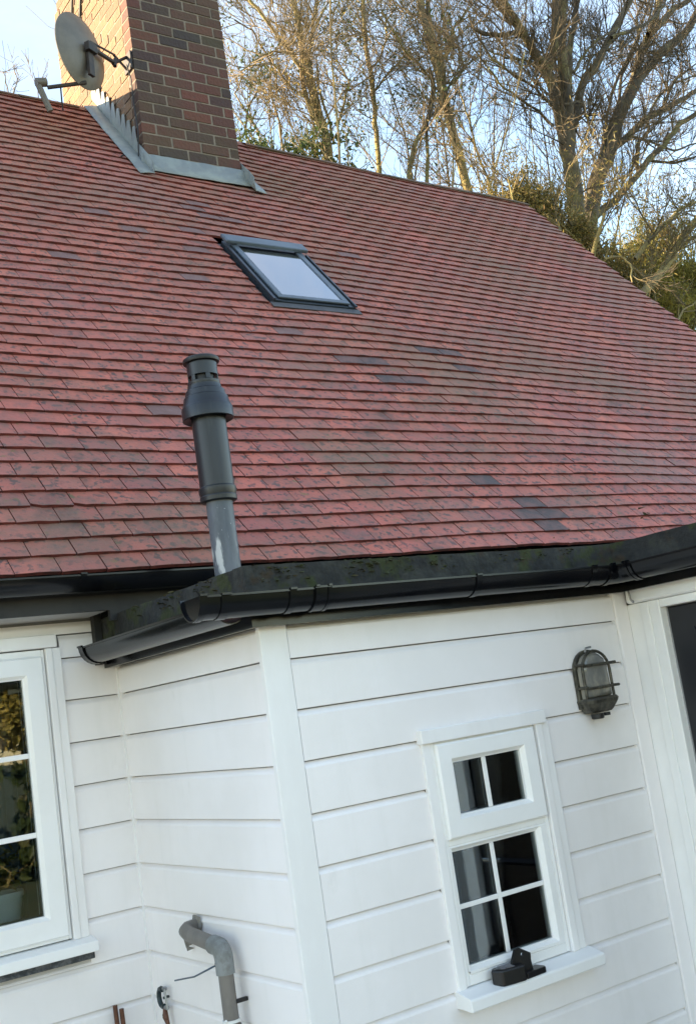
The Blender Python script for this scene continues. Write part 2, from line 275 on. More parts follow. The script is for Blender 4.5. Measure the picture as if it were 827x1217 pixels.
LIMBS = {
    'A': [([(15.91,13.5,8.16),(16.06,13.5,8.9),(16.09,13.5,9.53),(16.07,13.5,10.16),(16.03,13.5,10.68),(15.96,13.5,11.25),(15.88,13.5,11.47)],[0.223,0.206,0.189,0.171,0.152,0.133,0.114]),([(15.88,13.5,11.47),(15.58,13.4,11.59),(15.28,13.31,11.83),(14.99,13.21,12.07),(14.64,13.12,12.33),(14.41,13.02,12.52)],[0.131,0.116,0.102,0.089,0.075,0.062]),([(15.5,13.5,12.0),(15.28,13.47,12.03),(14.82,13.44,11.85),(14.39,13.41,11.74),(13.98,13.38,11.71)],[0.081,0.069,0.056,0.043,0.031]),([(15.44,13.5,12.04),(15.11,13.4,12.16),(14.72,13.29,12.26),(14.4,13.19,12.37),(14.15,13.09,12.49)],[0.065,0.056,0.047,0.039,0.031]),([(15.97,13.5,11.41),(16.1,13.37,11.85),(16.11,13.24,12.26),(16.09,13.11,12.71),(16.02,12.98,13.09)],[0.115,0.107,0.098,0.09,0.081]),([(16.12,13.5,9.53),(16.21,13.48,10.17),(16.3,13.47,10.71),(16.29,13.45,11.24),(16.37,13.43,11.79),(16.47,13.42,12.4),(16.69,13.4,13.05),(16.71,13.38,13.5)],[0.146,0.142,0.138,0.134,0.13,0.126,0.122,0.118]),([(16.34,13.5,10.74),(16.65,13.6,11.51),(16.99,13.7,12.31),(17.42,13.8,13.05),(17.71,13.9,13.65),(18.05,14.0,14.28)],[0.099,0.092,0.085,0.078,0.07,0.063]),([(16.32,13.5,10.2),(16.63,13.55,10.77),(17.13,13.6,11.56),(17.62,13.65,11.98),(18.14,13.71,12.59),(18.68,13.76,13.22),(19.27,13.81,13.88),(19.71,13.86,14.52)],[0.115,0.111,0.109,0.106,0.103,0.1,0.097,0.093]),([(18.08,13.5,12.62),(18.81,13.58,12.99),(19.69,13.66,13.5),(20.47,13.74,14.15),(20.9,13.82,14.69)],[0.052,0.047,0.041,0.035,0.029]),([(16.72,13.5,11.09),(16.65,13.39,10.85),(16.56,13.28,10.39),(16.49,13.17,9.9)],[0.05,0.041,0.033,0.024]),([(16.69,13.5,11.52),(17.12,13.51,12.01),(17.72,13.53,12.55),(18.45,13.54,12.97)],[0.042,0.035,0.028,0.021]),([(15.85,13.5,11.33),(15.28,13.41,11.42),(14.65,13.32,11.27),(14.13,13.23,11.25)],[0.041,0.033,0.026,0.018]),([(15.81,13.5,10.21),(15.38,13.42,10.4),(14.81,13.34,10.5),(14.27,13.26,10.65),(14.0,13.19,10.84),(13.62,13.11,11.11)],[0.04,0.036,0.031,0.026,0.022,0.018]),([(15.85,13.5,10.64),(15.41,13.41,10.87),(14.7,13.31,10.97),(14.19,13.22,11.06),(13.81,13.12,11.36),(13.56,13.03,11.69)],[0.041,0.036,0.031,0.026,0.022,0.018])],
    'B': [([(17.47,14.5,8.81),(17.98,14.5,9.9),(18.57,14.5,10.68),(19.08,14.5,11.54),(19.62,14.5,12.19),(20.12,14.5,12.79)],[0.225,0.215,0.205,0.194,0.183,0.17]),([(19.62,14.5,12.19),(20.19,14.6,12.93),(20.54,14.71,13.44),(21.23,14.81,14.24),(21.85,14.91,15.06),(22.37,15.01,15.8)],[0.149,0.141,0.131,0.122,0.113,0.103]),([(20.79,14.5,13.95),(21.51,14.6,14.51),(22.28,14.7,15.16),(23.11,14.8,15.65),(23.94,14.89,16.35)],[0.116,0.104,0.091,0.078,0.064]),([(20.1,14.5,12.72),(20.76,14.56,13.28),(21.42,14.62,13.79),(22.2,14.68,14.34),(22.78,14.75,14.78),(23.33,14.81,15.37),(24.02,14.87,16.07)],[0.151,0.145,0.138,0.131,0.123,0.114,0.106]),([(18.57,14.5,10.68),(19.42,14.56,11.22),(20.14,14.62,11.75),(20.94,14.68,12.19),(21.77,14.74,12.64),(22.63,14.8,13.11),(23.56,14.86,13.68)],[0.108,0.102,0.094,0.087,0.079,0.071,0.062]),([(17.76,14.5,9.08),(18.54,14.45,9.61),(19.19,14.39,10.15),(19.66,14.34,10.61),(20.21,14.29,10.98),(20.85,14.24,11.62),(21.5,14.18,11.96),(22.14,14.13,12.19)],[0.105,0.099,0.093,0.087,0.08,0.073,0.066,0.058]),([(19.43,14.5,10.3),(19.35,14.44,10.55),(19.5,14.39,11.02),(19.84,14.33,11.3),(19.73,14.27,11.72)],[0.073,0.064,0.055,0.046,0.037]),([(18.18,14.5,10.39),(18.69,14.53,11.31),(19.1,14.56,12.12),(19.79,14.59,13.02),(20.61,14.62,14.04),(21.29,14.65,15.08)],[0.053,0.049,0.044,0.04,0.035,0.03]),([(18.55,14.5,10.91),(19.32,14.56,12.04),(19.65,14.61,12.75),(20.64,14.67,13.95),(20.8,14.72,14.6),(21.53,14.78,15.42)],[0.054,0.05,0.045,0.041,0.035,0.03]),([(19.34,14.5,11.17),(20.2,14.64,11.28),(21.24,14.78,11.29),(22.37,14.93,11.76)],[0.046,0.039,0.032,0.024]),([(19.97,14.5,11.65),(20.92,14.65,12.54),(21.81,14.8,13.14),(23.0,14.96,13.68)],[0.047,0.04,0.032,0.025]),([(19.86,14.5,10.67),(20.38,14.25,10.57),(20.89,14.0,10.71)],[0.046,0.034,0.022]),([(20.68,14.5,12.04),(21.47,14.56,12.99),(22.6,14.63,13.73)],[0.048,0.036,0.024])],
    'C': [([(15.29,15.5,9.47),(15.2,15.5,10.08),(15.13,15.5,10.78),(15.07,15.5,11.4),(15.04,15.5,11.9),(14.98,15.5,12.43),(14.91,15.5,13.02),(14.83,15.5,13.55),(14.88,15.5,14.22)],[0.153,0.149,0.146,0.142,0.138,0.134,0.13,0.126,0.122]),([(15.05,15.5,11.94),(15.13,15.5,12.47),(15.04,15.5,12.95),(14.99,15.5,13.5),(15.06,15.51,13.99),(15.17,15.51,14.39)],[0.103,0.097,0.09,0.083,0.077,0.07]),([(15.0,15.5,12.53),(15.31,15.4,12.82),(15.36,15.31,13.19),(15.7,15.21,13.59),(16.04,15.11,13.99)],[0.052,0.046,0.039,0.033,0.027]),([(14.94,15.5,12.11),(15.35,15.49,12.14),(15.71,15.48,12.54),(15.67,15.48,13.18),(15.51,15.47,13.8)],[0.052,0.046,0.04,0.033,0.026]),([(14.85,15.5,12.04),(14.47,15.38,12.2),(13.99,15.25,12.38),(13.65,15.13,12.66),(13.31,15.01,12.94)],[0.043,0.038,0.033,0.029,0.024]),([(15.96,15.5,9.52),(15.97,15.6,10.16),(15.91,15.71,10.76),(15.96,15.81,11.38),(15.98,15.92,12.09),(15.89,16.02,12.89)],[0.052,0.047,0.042,0.037,0.032,0.027])],
    'D': [([(13.83,16.5,10.18),(13.92,16.5,11.09),(13.99,16.5,11.74),(14.03,16.5,12.25),(14.06,16.5,12.81),(14.03,16.5,13.28),(14.1,16.5,13.9),(14.18,16.5,14.63)],[0.085,0.084,0.082,0.08,0.078,0.075,0.073,0.071]),([(14.08,16.5,12.82),(14.38,16.51,13.08),(14.64,16.53,13.58),(14.75,16.54,14.09),(15.19,16.56,14.6)],[0.044,0.04,0.036,0.031,0.027]),([(14.06,16.5,12.26),(14.33,16.42,12.59),(14.65,16.34,12.9),(15.05,16.26,13.32)],[0.044,0.038,0.032,0.027])],
    'E': [([(13.24,15.0,9.23),(13.37,15.0,9.79),(13.64,15.0,10.3),(14.05,15.0,10.85),(14.32,15.0,11.51),(14.27,15.0,11.94)],[0.079,0.077,0.074,0.072,0.07,0.066]),([(13.69,15.0,9.3),(13.89,15.03,10.06),(14.04,15.06,10.79),(14.34,15.09,11.43)],[0.064,0.059,0.055,0.05]),([(14.05,15.0,10.85),(14.58,15.15,11.3),(15.12,15.31,12.03),(15.83,15.46,12.69)],[0.049,0.042,0.034,0.026])],
    'F': [([(12.23,16.0,9.85),(12.27,16.0,10.62),(12.15,16.0,11.28),(12.09,16.0,11.78),(12.11,16.0,12.22)],[0.145,0.137,0.13,0.122,0.114]),([(12.12,16.0,11.7),(12.02,16.0,12.2),(12.03,16.01,12.85),(11.99,16.01,13.41),(12.0,16.01,13.77)],[0.097,0.089,0.082,0.074,0.066]),([(12.27,16.0,10.62),(12.01,15.99,11.07),(11.89,15.97,11.55),(11.9,15.96,11.93),(11.71,15.94,12.22),(11.43,15.93,12.53),(11.12,15.91,12.91),(10.85,15.9,13.21)],[0.081,0.076,0.071,0.067,0.062,0.057,0.052,0.047]),([(12.11,16.0,12.22),(12.33,16.04,12.82),(12.53,16.08,13.42),(12.72,16.12,13.95)],[0.065,0.055,0.044,0.034]),([(12.34,16.0,12.88),(12.55,15.96,13.26),(12.83,15.92,13.67)],[0.049,0.037,0.025]),([(12.43,16.0,10.56),(12.26,15.86,11.05),(12.06,15.73,11.53),(11.98,15.59,11.82)],[0.049,0.043,0.037,0.032]),([(12.56,16.0,10.93),(12.79,15.92,11.45),(12.91,15.84,11.87),(12.63,15.77,12.24)],[0.049,0.041,0.033,0.025]),([(12.02,16.0,12.76),(11.74,16.13,12.9),(11.48,16.25,13.13),(11.23,16.38,13.41)],[0.041,0.033,0.024,0.016]),([(11.71,16.0,12.3),(11.21,15.82,12.11),(10.69,15.63,11.72),(10.18,15.45,11.26)],[0.04,0.032,0.023,0.015]),([(11.89,16.0,11.4),(11.46,15.82,11.46),(10.99,15.64,11.71),(10.42,15.46,11.43)],[0.032,0.026,0.021,0.015])],
    'G': [([(11.22,17.0,10.7),(11.1,17.0,11.1),(11.27,17.0,11.66),(11.63,17.0,12.17)],[0.041,0.035,0.03,0.025]),([(11.9,17.0,10.55),(11.9,16.95,11.4),(11.74,16.89,12.04),(11.83,16.84,12.56),(11.48,16.79,13.2),(11.05,16.74,13.29)],[0.042,0.038,0.035,0.032,0.028,0.025]),([(11.42,17.0,10.47),(11.39,17.01,11.17),(11.0,17.03,11.88),(11.26,17.04,12.33)],[0.041,0.034,0.027,0.02])],
    'H': [([(14.71,11.6,5.65),(15.04,11.6,6.01),(15.71,11.6,6.5),(16.33,11.6,7.12),(16.9,11.6,7.55),(17.78,11.6,8.22)],[0.126,0.122,0.119,0.116,0.112,0.109]),([(15.78,11.6,6.55),(16.2,11.54,6.95),(16.62,11.47,7.15),(17.19,11.41,7.37)],[0.073,0.064,0.055,0.045]),([(13.23,11.6,6.66),(13.47,11.8,7.06),(13.24,12.0,7.49),(13.06,12.2,7.92)],[0.067,0.064,0.06,0.056]),([(13.93,11.6,6.51),(13.92,11.42,6.79),(13.97,11.23,7.11)],[0.069,0.055,0.041]),([(14.96,11.6,6.58),(15.39,11.57,6.96),(15.82,11.55,7.3),(16.39,11.52,7.67),(16.86,11.5,7.85)],[0.071,0.065,0.058,0.052,0.045]),([(14.2,11.6,6.5),(14.47,11.48,6.52),(14.52,11.36,6.35),(14.33,11.24,5.96)],[0.035,0.029,0.023,0.016]),([(15.72,11.6,5.49),(16.09,11.68,5.8),(16.64,11.76,6.05)],[0.036,0.027,0.018])],
    'S': [([(7.59,20.0,12.59),(7.59,20.0,12.96),(7.53,20.0,13.32)],[0.025,0.019,0.013]),([(8.17,20.0,12.71),(8.19,19.91,13.04),(8.09,19.83,13.32)],[0.02,0.015,0.01]),([(7.59,20.0,12.59),(7.84,20.15,13.19),(7.89,20.3,13.66)],[0.02,0.015,0.01])],
}
# ================================================================ SETTING
mb = MB(); mb.add([(-150, -150, GROUND), (150, -150, GROUND), (150, 250, GROUND), (-150, 250, GROUND)], [(0, 1, 2, 3)])
struct(mb.build('ground', M_grass))
mb = MB(); mb.box(-4.5, 3.2, -2.5, 3.88, GROUND - 0.05, GROUND + 0.03)
struct(mb.build('patio', M_pave))

# ================================================================ THE COTTAGE
S = 2.857; XC = 1.672; Y0 = 3.915; XD = 3.25; P0 = 0.1505
cottage = thing('cottage', 'white weatherboarded cottage with a red clay tiled roof, brick chimney and black gutters', 'house', (2.4, 3.4, GROUND))
EY, EZ, SL = 3.712, 0.571, math.radians(50)
cS, sS = math.cos(SL), math.sin(SL)
VR = 5.155; XL, XR = -3.0, 7.39
def gfac(x): return 1 - 0.061 * smoothstep(3.0, 6.7, x)
def roofpt(x, v, h=0.0):
    vp = v * gfac(x); h = h - 0.030
    h = h + 0.008 * math.sin(x * 1.7 + 0.6) * math.sin(v * 1.1) + 0.003 * math.sin(x * 4.1 + v * 2.3)
    return Vector((x, EY + vp * cS - h * sS, EZ + vp * sS + h * cS))

# ---- roof slab (underlay) and rear slope
mb = MB(); nx, nv = 26, 12
SKY = (3.385, 3.945, 2.24, 3.00)         # rooflight opening
xs = sorted(set([XL + 0.05 + (XR - 0.1 - XL) * i / nx for i in range(nx + 1)] + [SKY[0], SKY[1]]))
vs_ = sorted(set([VR * i / nv for i in range(nv + 1)] + [SKY[2], SKY[3]]))
vt = [tuple(roofpt(x, v, -0.035)) for v in vs_ for x in xs]; n = len(xs)
fs = []
for j in range(len(vs_) - 1):
    for i in range(n - 1):
        if xs[i] >= SKY[0] - 1e-6 and xs[i + 1] <= SKY[1] + 1e-6 and vs_[j] >= SKY[2] - 1e-6 and vs_[j + 1] <= SKY[3] + 1e-6: continue
        fs.append((j * n + i, j * n + i + 1, (j + 1) * n + i + 1, (j + 1) * n + i))
mb.add(vt, fs)
RY = EY + VR * cS; RZ = EZ + VR * sS
roof = mb.build('roof', M_under, cottage)
mb = MB(); vt = []; n2 = 20
for i in range(n2 + 1):
    x = XL + (XR - XL) * i / n2; p = roofpt(x, VR, 0)
    vt += [(x, p.y, p.z), (x, 2 * RY - EY, EZ)]
mb.add(vt, [(2 * i, 2 * i + 2, 2 * i + 3, 2 * i + 1) for i in range(n2)])
mb.build('rear_slope', M_tile, roof)

# ---- plain tiles
GAUGE = 0.0933; TW = 0.165
def tile_mesh(k):
    rr = random.Random(k); mb = MB(); nxs, L = 4, 0.165
    top = []; bot = []
    for j, y in enumerate((0.0, 0.09, L)):
        for i in range(nxs + 1):
            x = -0.0815 + 0.163 * i / nxs
            z = 0.012 + 0.0035 * (1 - (2 * i / nxs - 1) ** 2) * 0.6 + (0.0018 if j == 1 else 0)
            yy = y + (rr.uniform(-0.0018, 0.0018) if j == 0 else 0)
            if j == 0: z -= 0.0015 + rr.uniform(0, 0.001)
            top.append((x, yy, z)); bot.append((x, yy + (.004 if j == 0 else 0), z - 0.0155))
    n = nxs + 1; m0 = len(top); fs = []; mi = []
    for j in range(2):
        for i in range(nxs):
            a = j * n + i; fs.append((a, a + 1, a + n + 1, a + n)); mi.append(0)
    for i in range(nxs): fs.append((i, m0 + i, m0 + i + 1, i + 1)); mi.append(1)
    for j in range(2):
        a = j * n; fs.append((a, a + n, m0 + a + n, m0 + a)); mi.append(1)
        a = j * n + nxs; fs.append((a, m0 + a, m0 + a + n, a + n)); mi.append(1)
    return top + bot, fs, mi
TV = [tile_mesh(k) for k in range(7)]
# one tile with a broken nose
tv, tf, tm = tile_mesh(99); tv = [(v[0], v[1] + (0.018 if abs(v[0] + 0.0815) < 0.01 and v[1] < 0.03 else 0), v[2]) for v in tv]; TV.append((tv, tf, tm))
def mk(vs, fs, mi, name, m0):
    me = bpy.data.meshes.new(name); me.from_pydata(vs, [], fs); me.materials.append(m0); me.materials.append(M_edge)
    me.polygons.foreach_set('material_index', mi)
    return me
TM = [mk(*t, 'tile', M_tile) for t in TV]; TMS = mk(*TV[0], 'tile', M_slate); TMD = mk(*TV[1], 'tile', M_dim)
SLATE = [(3.40, 37.4), (2.85, 32.5), (2.32, 27.7), (3.29, 33.6), (3.02, 26.5), (3.36, 20.4), (3.54, 17.8), (3.68, 16.9), (4.22, 19.1), (4.36, 19.1), (4.36, 16.9), (3.78, 15.1), (3.93, 15.0),
         (3.81, 5.4), (3.96, 3.4), (3.76, 2.4), (3.9, 2.4), (4.05, 2.4), (3.85, 1.4), (2.29, 11.5), (3.43, 38.6), (3.68, 36.4), (3.5, 36.4), (2.6, 34.0), (4.4, 33.2), (3.1, 30.2)]
# chimney footprint
CX0, CX1, CYF, CYB = 3.325, 4.075, 6.36, 7.60
vf = (CYF - EY) / cS
tiles = []
nrow = int(VR / GAUGE)
for r in range(nrow + 1):
    v = r * GAUGE
    if v > VR - 0.03: continue
    off = (r % 2) * TW / 2 + 0.02
    i0 = int((XL) / TW) - 1
    x = i0 * TW + off
    while x < XR + TW:
        a, b = x - TW / 2, x + TW / 2
        x += TW
        a = max(a, XL); b = min(b, XR)
        if b - a < 0.03: continue
        blocks = []
        if SKY[2] - 0.035 < v + 0.03 and v < SKY[3] + 0.012: blocks.append((SKY[0] - 0.028, SKY[1] + 0.028))
        if v > vf - 0.10: blocks.append((CX0 - 0.05, CX1 + 0.03))
        segs = [(a, b)]
        for (p, q) in blocks:
            ns = []
            for (s, e) in segs:
                if e <= p or s >= q: ns.append((s, e)); continue
                if s < p: ns.append((s, p))
                if e > q: ns.append((q, e))
            segs = ns
        for (s, e) in segs:
            if e - s > 0.02: tiles.append((r, (s + e) / 2, e - s, v))
info = []
slate_used = set(); dark_used = set()
for sx, sr in SLATE:
    row = int(round(sr - 0.35)); best = None
    for i, t in enumerate(tiles):
        if t[0] == row:
            dd = abs(t[1] - sx)
            if best is None or dd < best[0]: best = (dd, i)
    if best:
        slate_used.add(best[1])
        if sr < 20 and not (sx < 2.5): dark_used.add(best[1])
for i, (r, x, w, v) in enumerate(tiles):
    P = roofpt(x, v, 0); px, py, z = to_px(P)
    vis = -10 < px < 837 and -10 < py < 690 and z > 0 and w > 0.08
    if vis and px > 270:
        if py > 672 - 0.052 * (px - 270): vis = False
    info.append((z if vis else 1e9, i))
info.sort()
single = set(i for z, i in info[:285] if z < 1e8)
stuff = MB()
rr = random.Random(5)
for i, (r, x, w, v) in enumerate(tiles):
    j = rr.uniform
    vv = v + j(-0.0016, 0.0016) + 0.0022 * math.sin(x * 2.1 + r * 0.7)
    T = 0.033 + j(-0.0008, 0.0012) + (.002 if j(0, 1) > .96 else 0)                     # tail stands clear of the courses below
    if i in slate_used: T += 0.001
    A = roofpt(x - 0.08, vv, 0); B = roofpt(x + 0.08, vv, 0); C = roofpt(x, vv + 0.165, 0)
    ex = (B - A).normalized(); ey = (C - (A + B) / 2); ey = ey - ex * ey.dot(ex); ey.normalize(); ez = ex.cross(ey)
    base = (A + B) / 2 + ez * T
    ey2 = (ey - ez * (0.029 / 0.165)).normalized(); ang = j(-0.006, 0.006) + (0.02 if j(0, 1) > 0.985 else 0)
    rot = Quaternion(ez, ang); exr = rot @ ex; eyr = rot @ ey2; ezr = exr.cross(eyr)
    sx = (w - (0.0040 if r < 10 else 0.0030 if r < 22 else 0.002)) / 0.163
    M = Matrix(((exr.x * sx, eyr.x, ezr.x, base.x), (exr.y * sx, eyr.y, ezr.y, base.y), (exr.z * sx, eyr.z, ezr.z, base.z), (0, 0, 0, 1)))
    k = rr.randrange(7)
    if r == 4 and 1.50 < x < 1.68: k = 7
    if i in single:
        o = bpy.data.objects.new('tile', (TMS if i in dark_used else TMD) if i in slate_used else TM[k]); COL.objects.link(o); o.parent = roof
        o.matrix_local = M
        if i in dark_used: o['label'] = 'dark slate-blue replacement roof tile'
    else:
        tv, tf, tm = TV[k]; stuff.r = rr.random()
        b = len(stuff.v); stuff.v.extend(tuple(M @ Vector(p)) for p in tv)
        for f, mi in zip(tf, tm):
            stuff.f.append(tuple(q + b for q in f)); stuff.mi.append((2 if i in dark_used else 3) if (mi == 0 and i in slate_used) else mi); stuff.rn.append(stuff.r); stuff.smooth.append(False)
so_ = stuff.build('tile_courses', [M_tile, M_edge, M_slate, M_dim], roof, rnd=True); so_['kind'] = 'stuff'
# ---- ridge tiles
x = XL
while x < XR - 0.05:
    L = min(0.44, XR - x)
    if not (x > CX0 - 0.40 and x < CX1 - 0.02):
        mb = MB(); pr = []
        for x_ in (x + 0.004, x + L - 0.004):
            c = roofpt(x_, VR, 0); R = 0.115 + rr.uniform(-.003, .003); ring = []
            for k in range(9):
                t = math.radians(-58 + 116 * k / 8)
                ring.append((x_, c.y + R * 1.05 * math.sin(t), c.z - 0.100 + R * math.cos(t)))
            for k in range(8, -1, -1):
                t = math.radians(-58 + 116 * k / 8)
                ring.append((x_, c.y + (R - .016) * 1.05 * math.sin(t), c.z - 0.100 + (R - .016) * math.cos(t)))
            pr.append(ring)
        nn = len(pr[0]); mb.add(pr[0] + pr[1], [(i, (i + 1) % nn, nn + (i + 1) % nn, nn + i) for i in range(nn)] + [tuple(range(nn))[::-1], tuple(range(nn, 2 * nn))])
        mb.build('ridge_tile', M_ridge, roof)
        # mortar bedding squeezed out under the tile is part of the joint
    x += L
mb = MB()
for (a, b) in ((XL, CX0 - 0.03), (CX1 + 0.03, XR - 0.01)):
    n = 14; vt = []
    for i in range(n + 1):
        x_ = a + (b - a) * i / n; c = roofpt(x_, VR, 0)
        vt += [(x_, c.y - 0.095, c.z - 0.085), (x_, c.y - 0.080, c.z - 0.030), (x_, c.y + 0.085, c.z - 0.030), (x_, c.y + 0.095, c.z - 0.085)]
    mb.add(vt, [(4 * i + k, 4 * i + k + 1, 4 * i + 5 + k, 4 * i + 4 + k) for i in range(n) for k in range(3)])
mb.build('ridge_bedding', M_bed, roof)
# verge undercloak
mb = MB(); n = 10; vt = []
for i in range(n + 1):
    v = VR * i / n; p = roofpt(XR - 0.03, v, -0.04); q = roofpt(XR - 0.03, v, 0.005)
    vt += [tuple(p), tuple(q)]
mb.add(vt, [(2 * i, 2 * i + 1, 2 * i + 3, 2 * i + 2) for i in range(n)]); mb.build('verge', M_mortar, roof)

# ---- walls
def wall_backing(name, boxes):
    mb = MB()
    for b in boxes: mb.box(*b)
    return mb.build(name, M_groove, cottage)
B = 0.024                                           # board thickness
# window openings
WX0, WX1, WZ0, WZ1 = 2.215, 2.69, -0.90, -0.155    # small window in the bay front
VX0, VX1, VZ0, VZ1 = 0.10, 1.405, -0.655, 0.335    # left window
front = wall_backing('bay_front_wall', [(XC + B, WX0, S + B, S + .14, GROUND, 0.38), (WX1, XD + .02, S + B, S + .14, GROUND, 0.38), (WX0, WX1, S + B, S + .14, GROUND, WZ0), (WX0, WX1, S + B, S + .14, WZ1, 0.38)])
side = wall_backing('bay_side_wall', [(XC + B, XC + .14, S + .141, Y0 + .1, GROUND, 0.38)])
main = wall_backing('main_wall', [(-3, VX0, Y0 + B, Y0 + .16, GROUND, 0.5), (VX1, XC + B - .001, Y0 + B, Y0 + .16, GROUND, 0.5), (VX0, VX1, Y0 + B, Y0 + .16, GROUND, VZ0), (VX0, VX1, Y0 + B, Y0 + .16, VZ1, 0.5),
                                  (XC + .141, 7.3, Y0 + B, Y0 + .16, GROUND, 0.55)])
porch = wall_backing('porch_wall', [(XD + .03, XD + .16, 0.9, 1.78, GROUND, 0.38), (XD + .03, XD + .16, 2.70, S + .14, GROUND, 0.38), (XD + .03, XD + .16, 1.78, 2.70, .168, .38), (XD + .161, 7.3, .9, 1.03, GROUND, .38)])
g = MB(); g.prism([(Y0 + .161, GROUND), (2 * RY - Y0, GROUND), (2 * RY - Y0, EZ + 0.2), (RY, RZ - 0.12), (Y0 + .161, EZ + .12)], 'x', 7.18, 7.3); g.build('gable_wall', M_brick, cottage)
g = MB(); g.prism([(Y0 + .161, GROUND), (2 * RY - Y0, GROUND), (2 * RY - Y0, EZ + 0.2), (RY, RZ - 0.12), (Y0 + .161, EZ + .12)], 'x', -2.95, -2.83); g.build('gable_wall', M_brick, cottage)
g = MB(); g.box(-2.829, 7.179, 2 * RY - Y0 - .12, 2 * RY - Y0, GROUND, EZ + .1); g.build('rear_wall', M_brick, cottage)
g = MB(); g.box(7.18, 7.3, 1.031, Y0 + .16, GROUND, .38); g.build('porch_end_wall', M_brick, cottage)

def prof(zb, h, out):
    """shiplap board section as (outwards offset, z); out=0 is the face"""
    return [(0, zb + .002), (0, zb + h - .022), (.003, zb + h - .015), (.009, zb + h - .009), (.0135, zb + h - .0034), (B - .001, zb + h - .0034), (B - .001, zb + .003), (.004, zb + .0), (.001, zb)]
lines = [0.2955 - P0 + 0.0045 - P0 * k + 0.0 for k in range(13)]        # bottom edges: .1495, -.001, ...
def jit(): return rr.uniform(-.0012, .0012)
def board_x(x0, x1, yf, zb, h, par, name='board'):
    d = jit(); mb = MB(); mb.prism([(yf + p[0] + d * .5, p[1]) for p in prof(zb, h, 0)], 'x', x0, x1); mb.build(name, M_board, par)
def board_y(y0, y1, xf, zb, h, par):
    d = jit(); mb = MB(); mb.prism([(xf + p[0] + d * .5, p[1]) for p in prof(zb, h, 0)], 'y', y0, y1); mb.build('board', M_board, par)
hh = P0
for k, zb in enumerate(lines):
    top = zb + P0
    h = min(P0, 0.253 - zb) if k == 0 else P0
    jx = rr.uniform(-.004, .004)
    # bay front
    if top < -0.14 and zb > -0.92:
        board_x(1.7645, 2.192, S, zb, h, front); board_x(2.742, 3.170 + jx, S, zb, h, front)
    elif zb < -0.92 < top:
        board_x(1.7645, 3.170 + jx, S, zb, h - 0.0, front) if top < -.89 else None
        if top >= -.89:
            board_x(1.7645, 2.192, S, zb, h, front); board_x(2.742, 3.17, S, zb, h, front)
    else:
        board_x(1.7645, 3.170 + jx, S, zb, h, front)
    # bay side
    board_y(S + .022, Y0 - .004, XC, zb, h, side)
    # main wall
    if top > -0.72:
        board_x(1.462, XC - .002, Y0, zb, h if k else P0, main)
        if zb > 0.1 : pass
    if top <= -0.72 or zb < -0.73:
        if top <= -.72: board_x(-2.9, XC - .002, Y0, zb, h, main)
        else: board_x(-2.9, 1.462, Y0, zb, -.73 - zb, main)
    if top > -0.72: board_x(-2.9, 0.04, Y0, zb, h, main)
board_x(-2.9, XC - .002, Y0, 0.385, 0.045, main); board_x(1.462, XC - .002, Y0, lines[0] + P0, 0.084, main)
# corner trims (an angle that wraps the corner), inner corner bead, end trims
mb = MB(); mb.prism([(XC - .004, S - .0025), (1.761, S - .0025), (1.7635, S), (1.7635, S + .012), (XC + .012, S + .012), (XC + .012, S + .018), (XC - .004, S + .018)], 'z', GROUND, .256)
mb.build('corner_trim', M_trim, front, bevel=.003)
mb = MB(); mb.prism([(XC - .007, Y0 + .02), (XC - .005, Y0 - .005), (XC + .02, Y0 - .007), (XC + .03, Y0 + .02)], 'z', GROUND, .25); mb.build('inner_corner_trim', M_trim, side)
mb = MB(); mb.box(3.176, XD - .0045, S - .006, S + .016, GROUND, .256); mb.build('end_trim', M_board, front, bevel=.006)
mb = MB(); mb.box(3.169, 3.1755, S + .004, S + .016, GROUND, .25); mb.build('end_channel', M_trim, front)

# ---- windows
def frame_rect(mb, x0, x1, z0, z1, w, yf, yb, wz0=None, wz1=None):
    wz0 = wz0 or w; wz1 = wz1 or w
    mb.box(x0, x0 + w, yf, yb, z0, z1); mb.box(x1 - w, x1, yf, yb, z0, z1)
    mb.box(x0 + w, x1 - w, yf, yb, z0, z0 + wz0); mb.box(x0 + w, x1 - w, yf, yb, z1 - wz1, z1)
def chamfer_frame(x0, x1, z0, z1, gx0, gx1, gz0, gz1, yf, yg, yb):
    """a sash: flat face, sloping bead down to the glass, mitred; one ring mesh"""
    mb = MB()
    def ring(a0, a1, b0, b1, y): return [(a0, y, b0), (a1, y, b0), (a1, y, b1), (a0, y, b1)]
    e = .014
    rings = [ring(x0, x1, z0, z1, yb), ring(x0, x1, z0, z1, yf + .006), ring(x0 + .006, x1 - .006, z0 + .006, z1 - .006, yf), ring(gx0 - e, gx1 + e, gz0 - e, gz1 + e, yf),
             ring(gx0 - .004, gx1 + .004, gz0 - .004, gz1 + .004, yf + .012), ring(gx0, gx1, gz0, gz1, yf + .014), ring(gx0, gx1, gz0, gz1, yb)]
    vs = [p for r in rings for p in r]; fs = []
    for i in range(len(rings) - 1):
        for k in range(4): fs.append((4 * i + k, 4 * i + (k + 1) % 4, 4 * (i + 1) + (k + 1) % 4, 4 * (i + 1) + k))
    for k in range(4): fs.append((4 * 6 + k, 4 * 6 + (k + 1) % 4, (k + 1) % 4, k))
    mb.add(vs, fs); return mb
def pane(x0, x1, z0, z1, y, par):
    mb = MB(); mb.box(x0, x1, y, y + .004, z0, z1); return mb.build('pane', M_glass, par)
def spacer(x0, x1, z0, z1, y, par):
    mb = MB(); frame_rect(mb, x0, x1, z0, z1, .006, y, y + .012); mb.build('glass_seal', M_spacer, par)
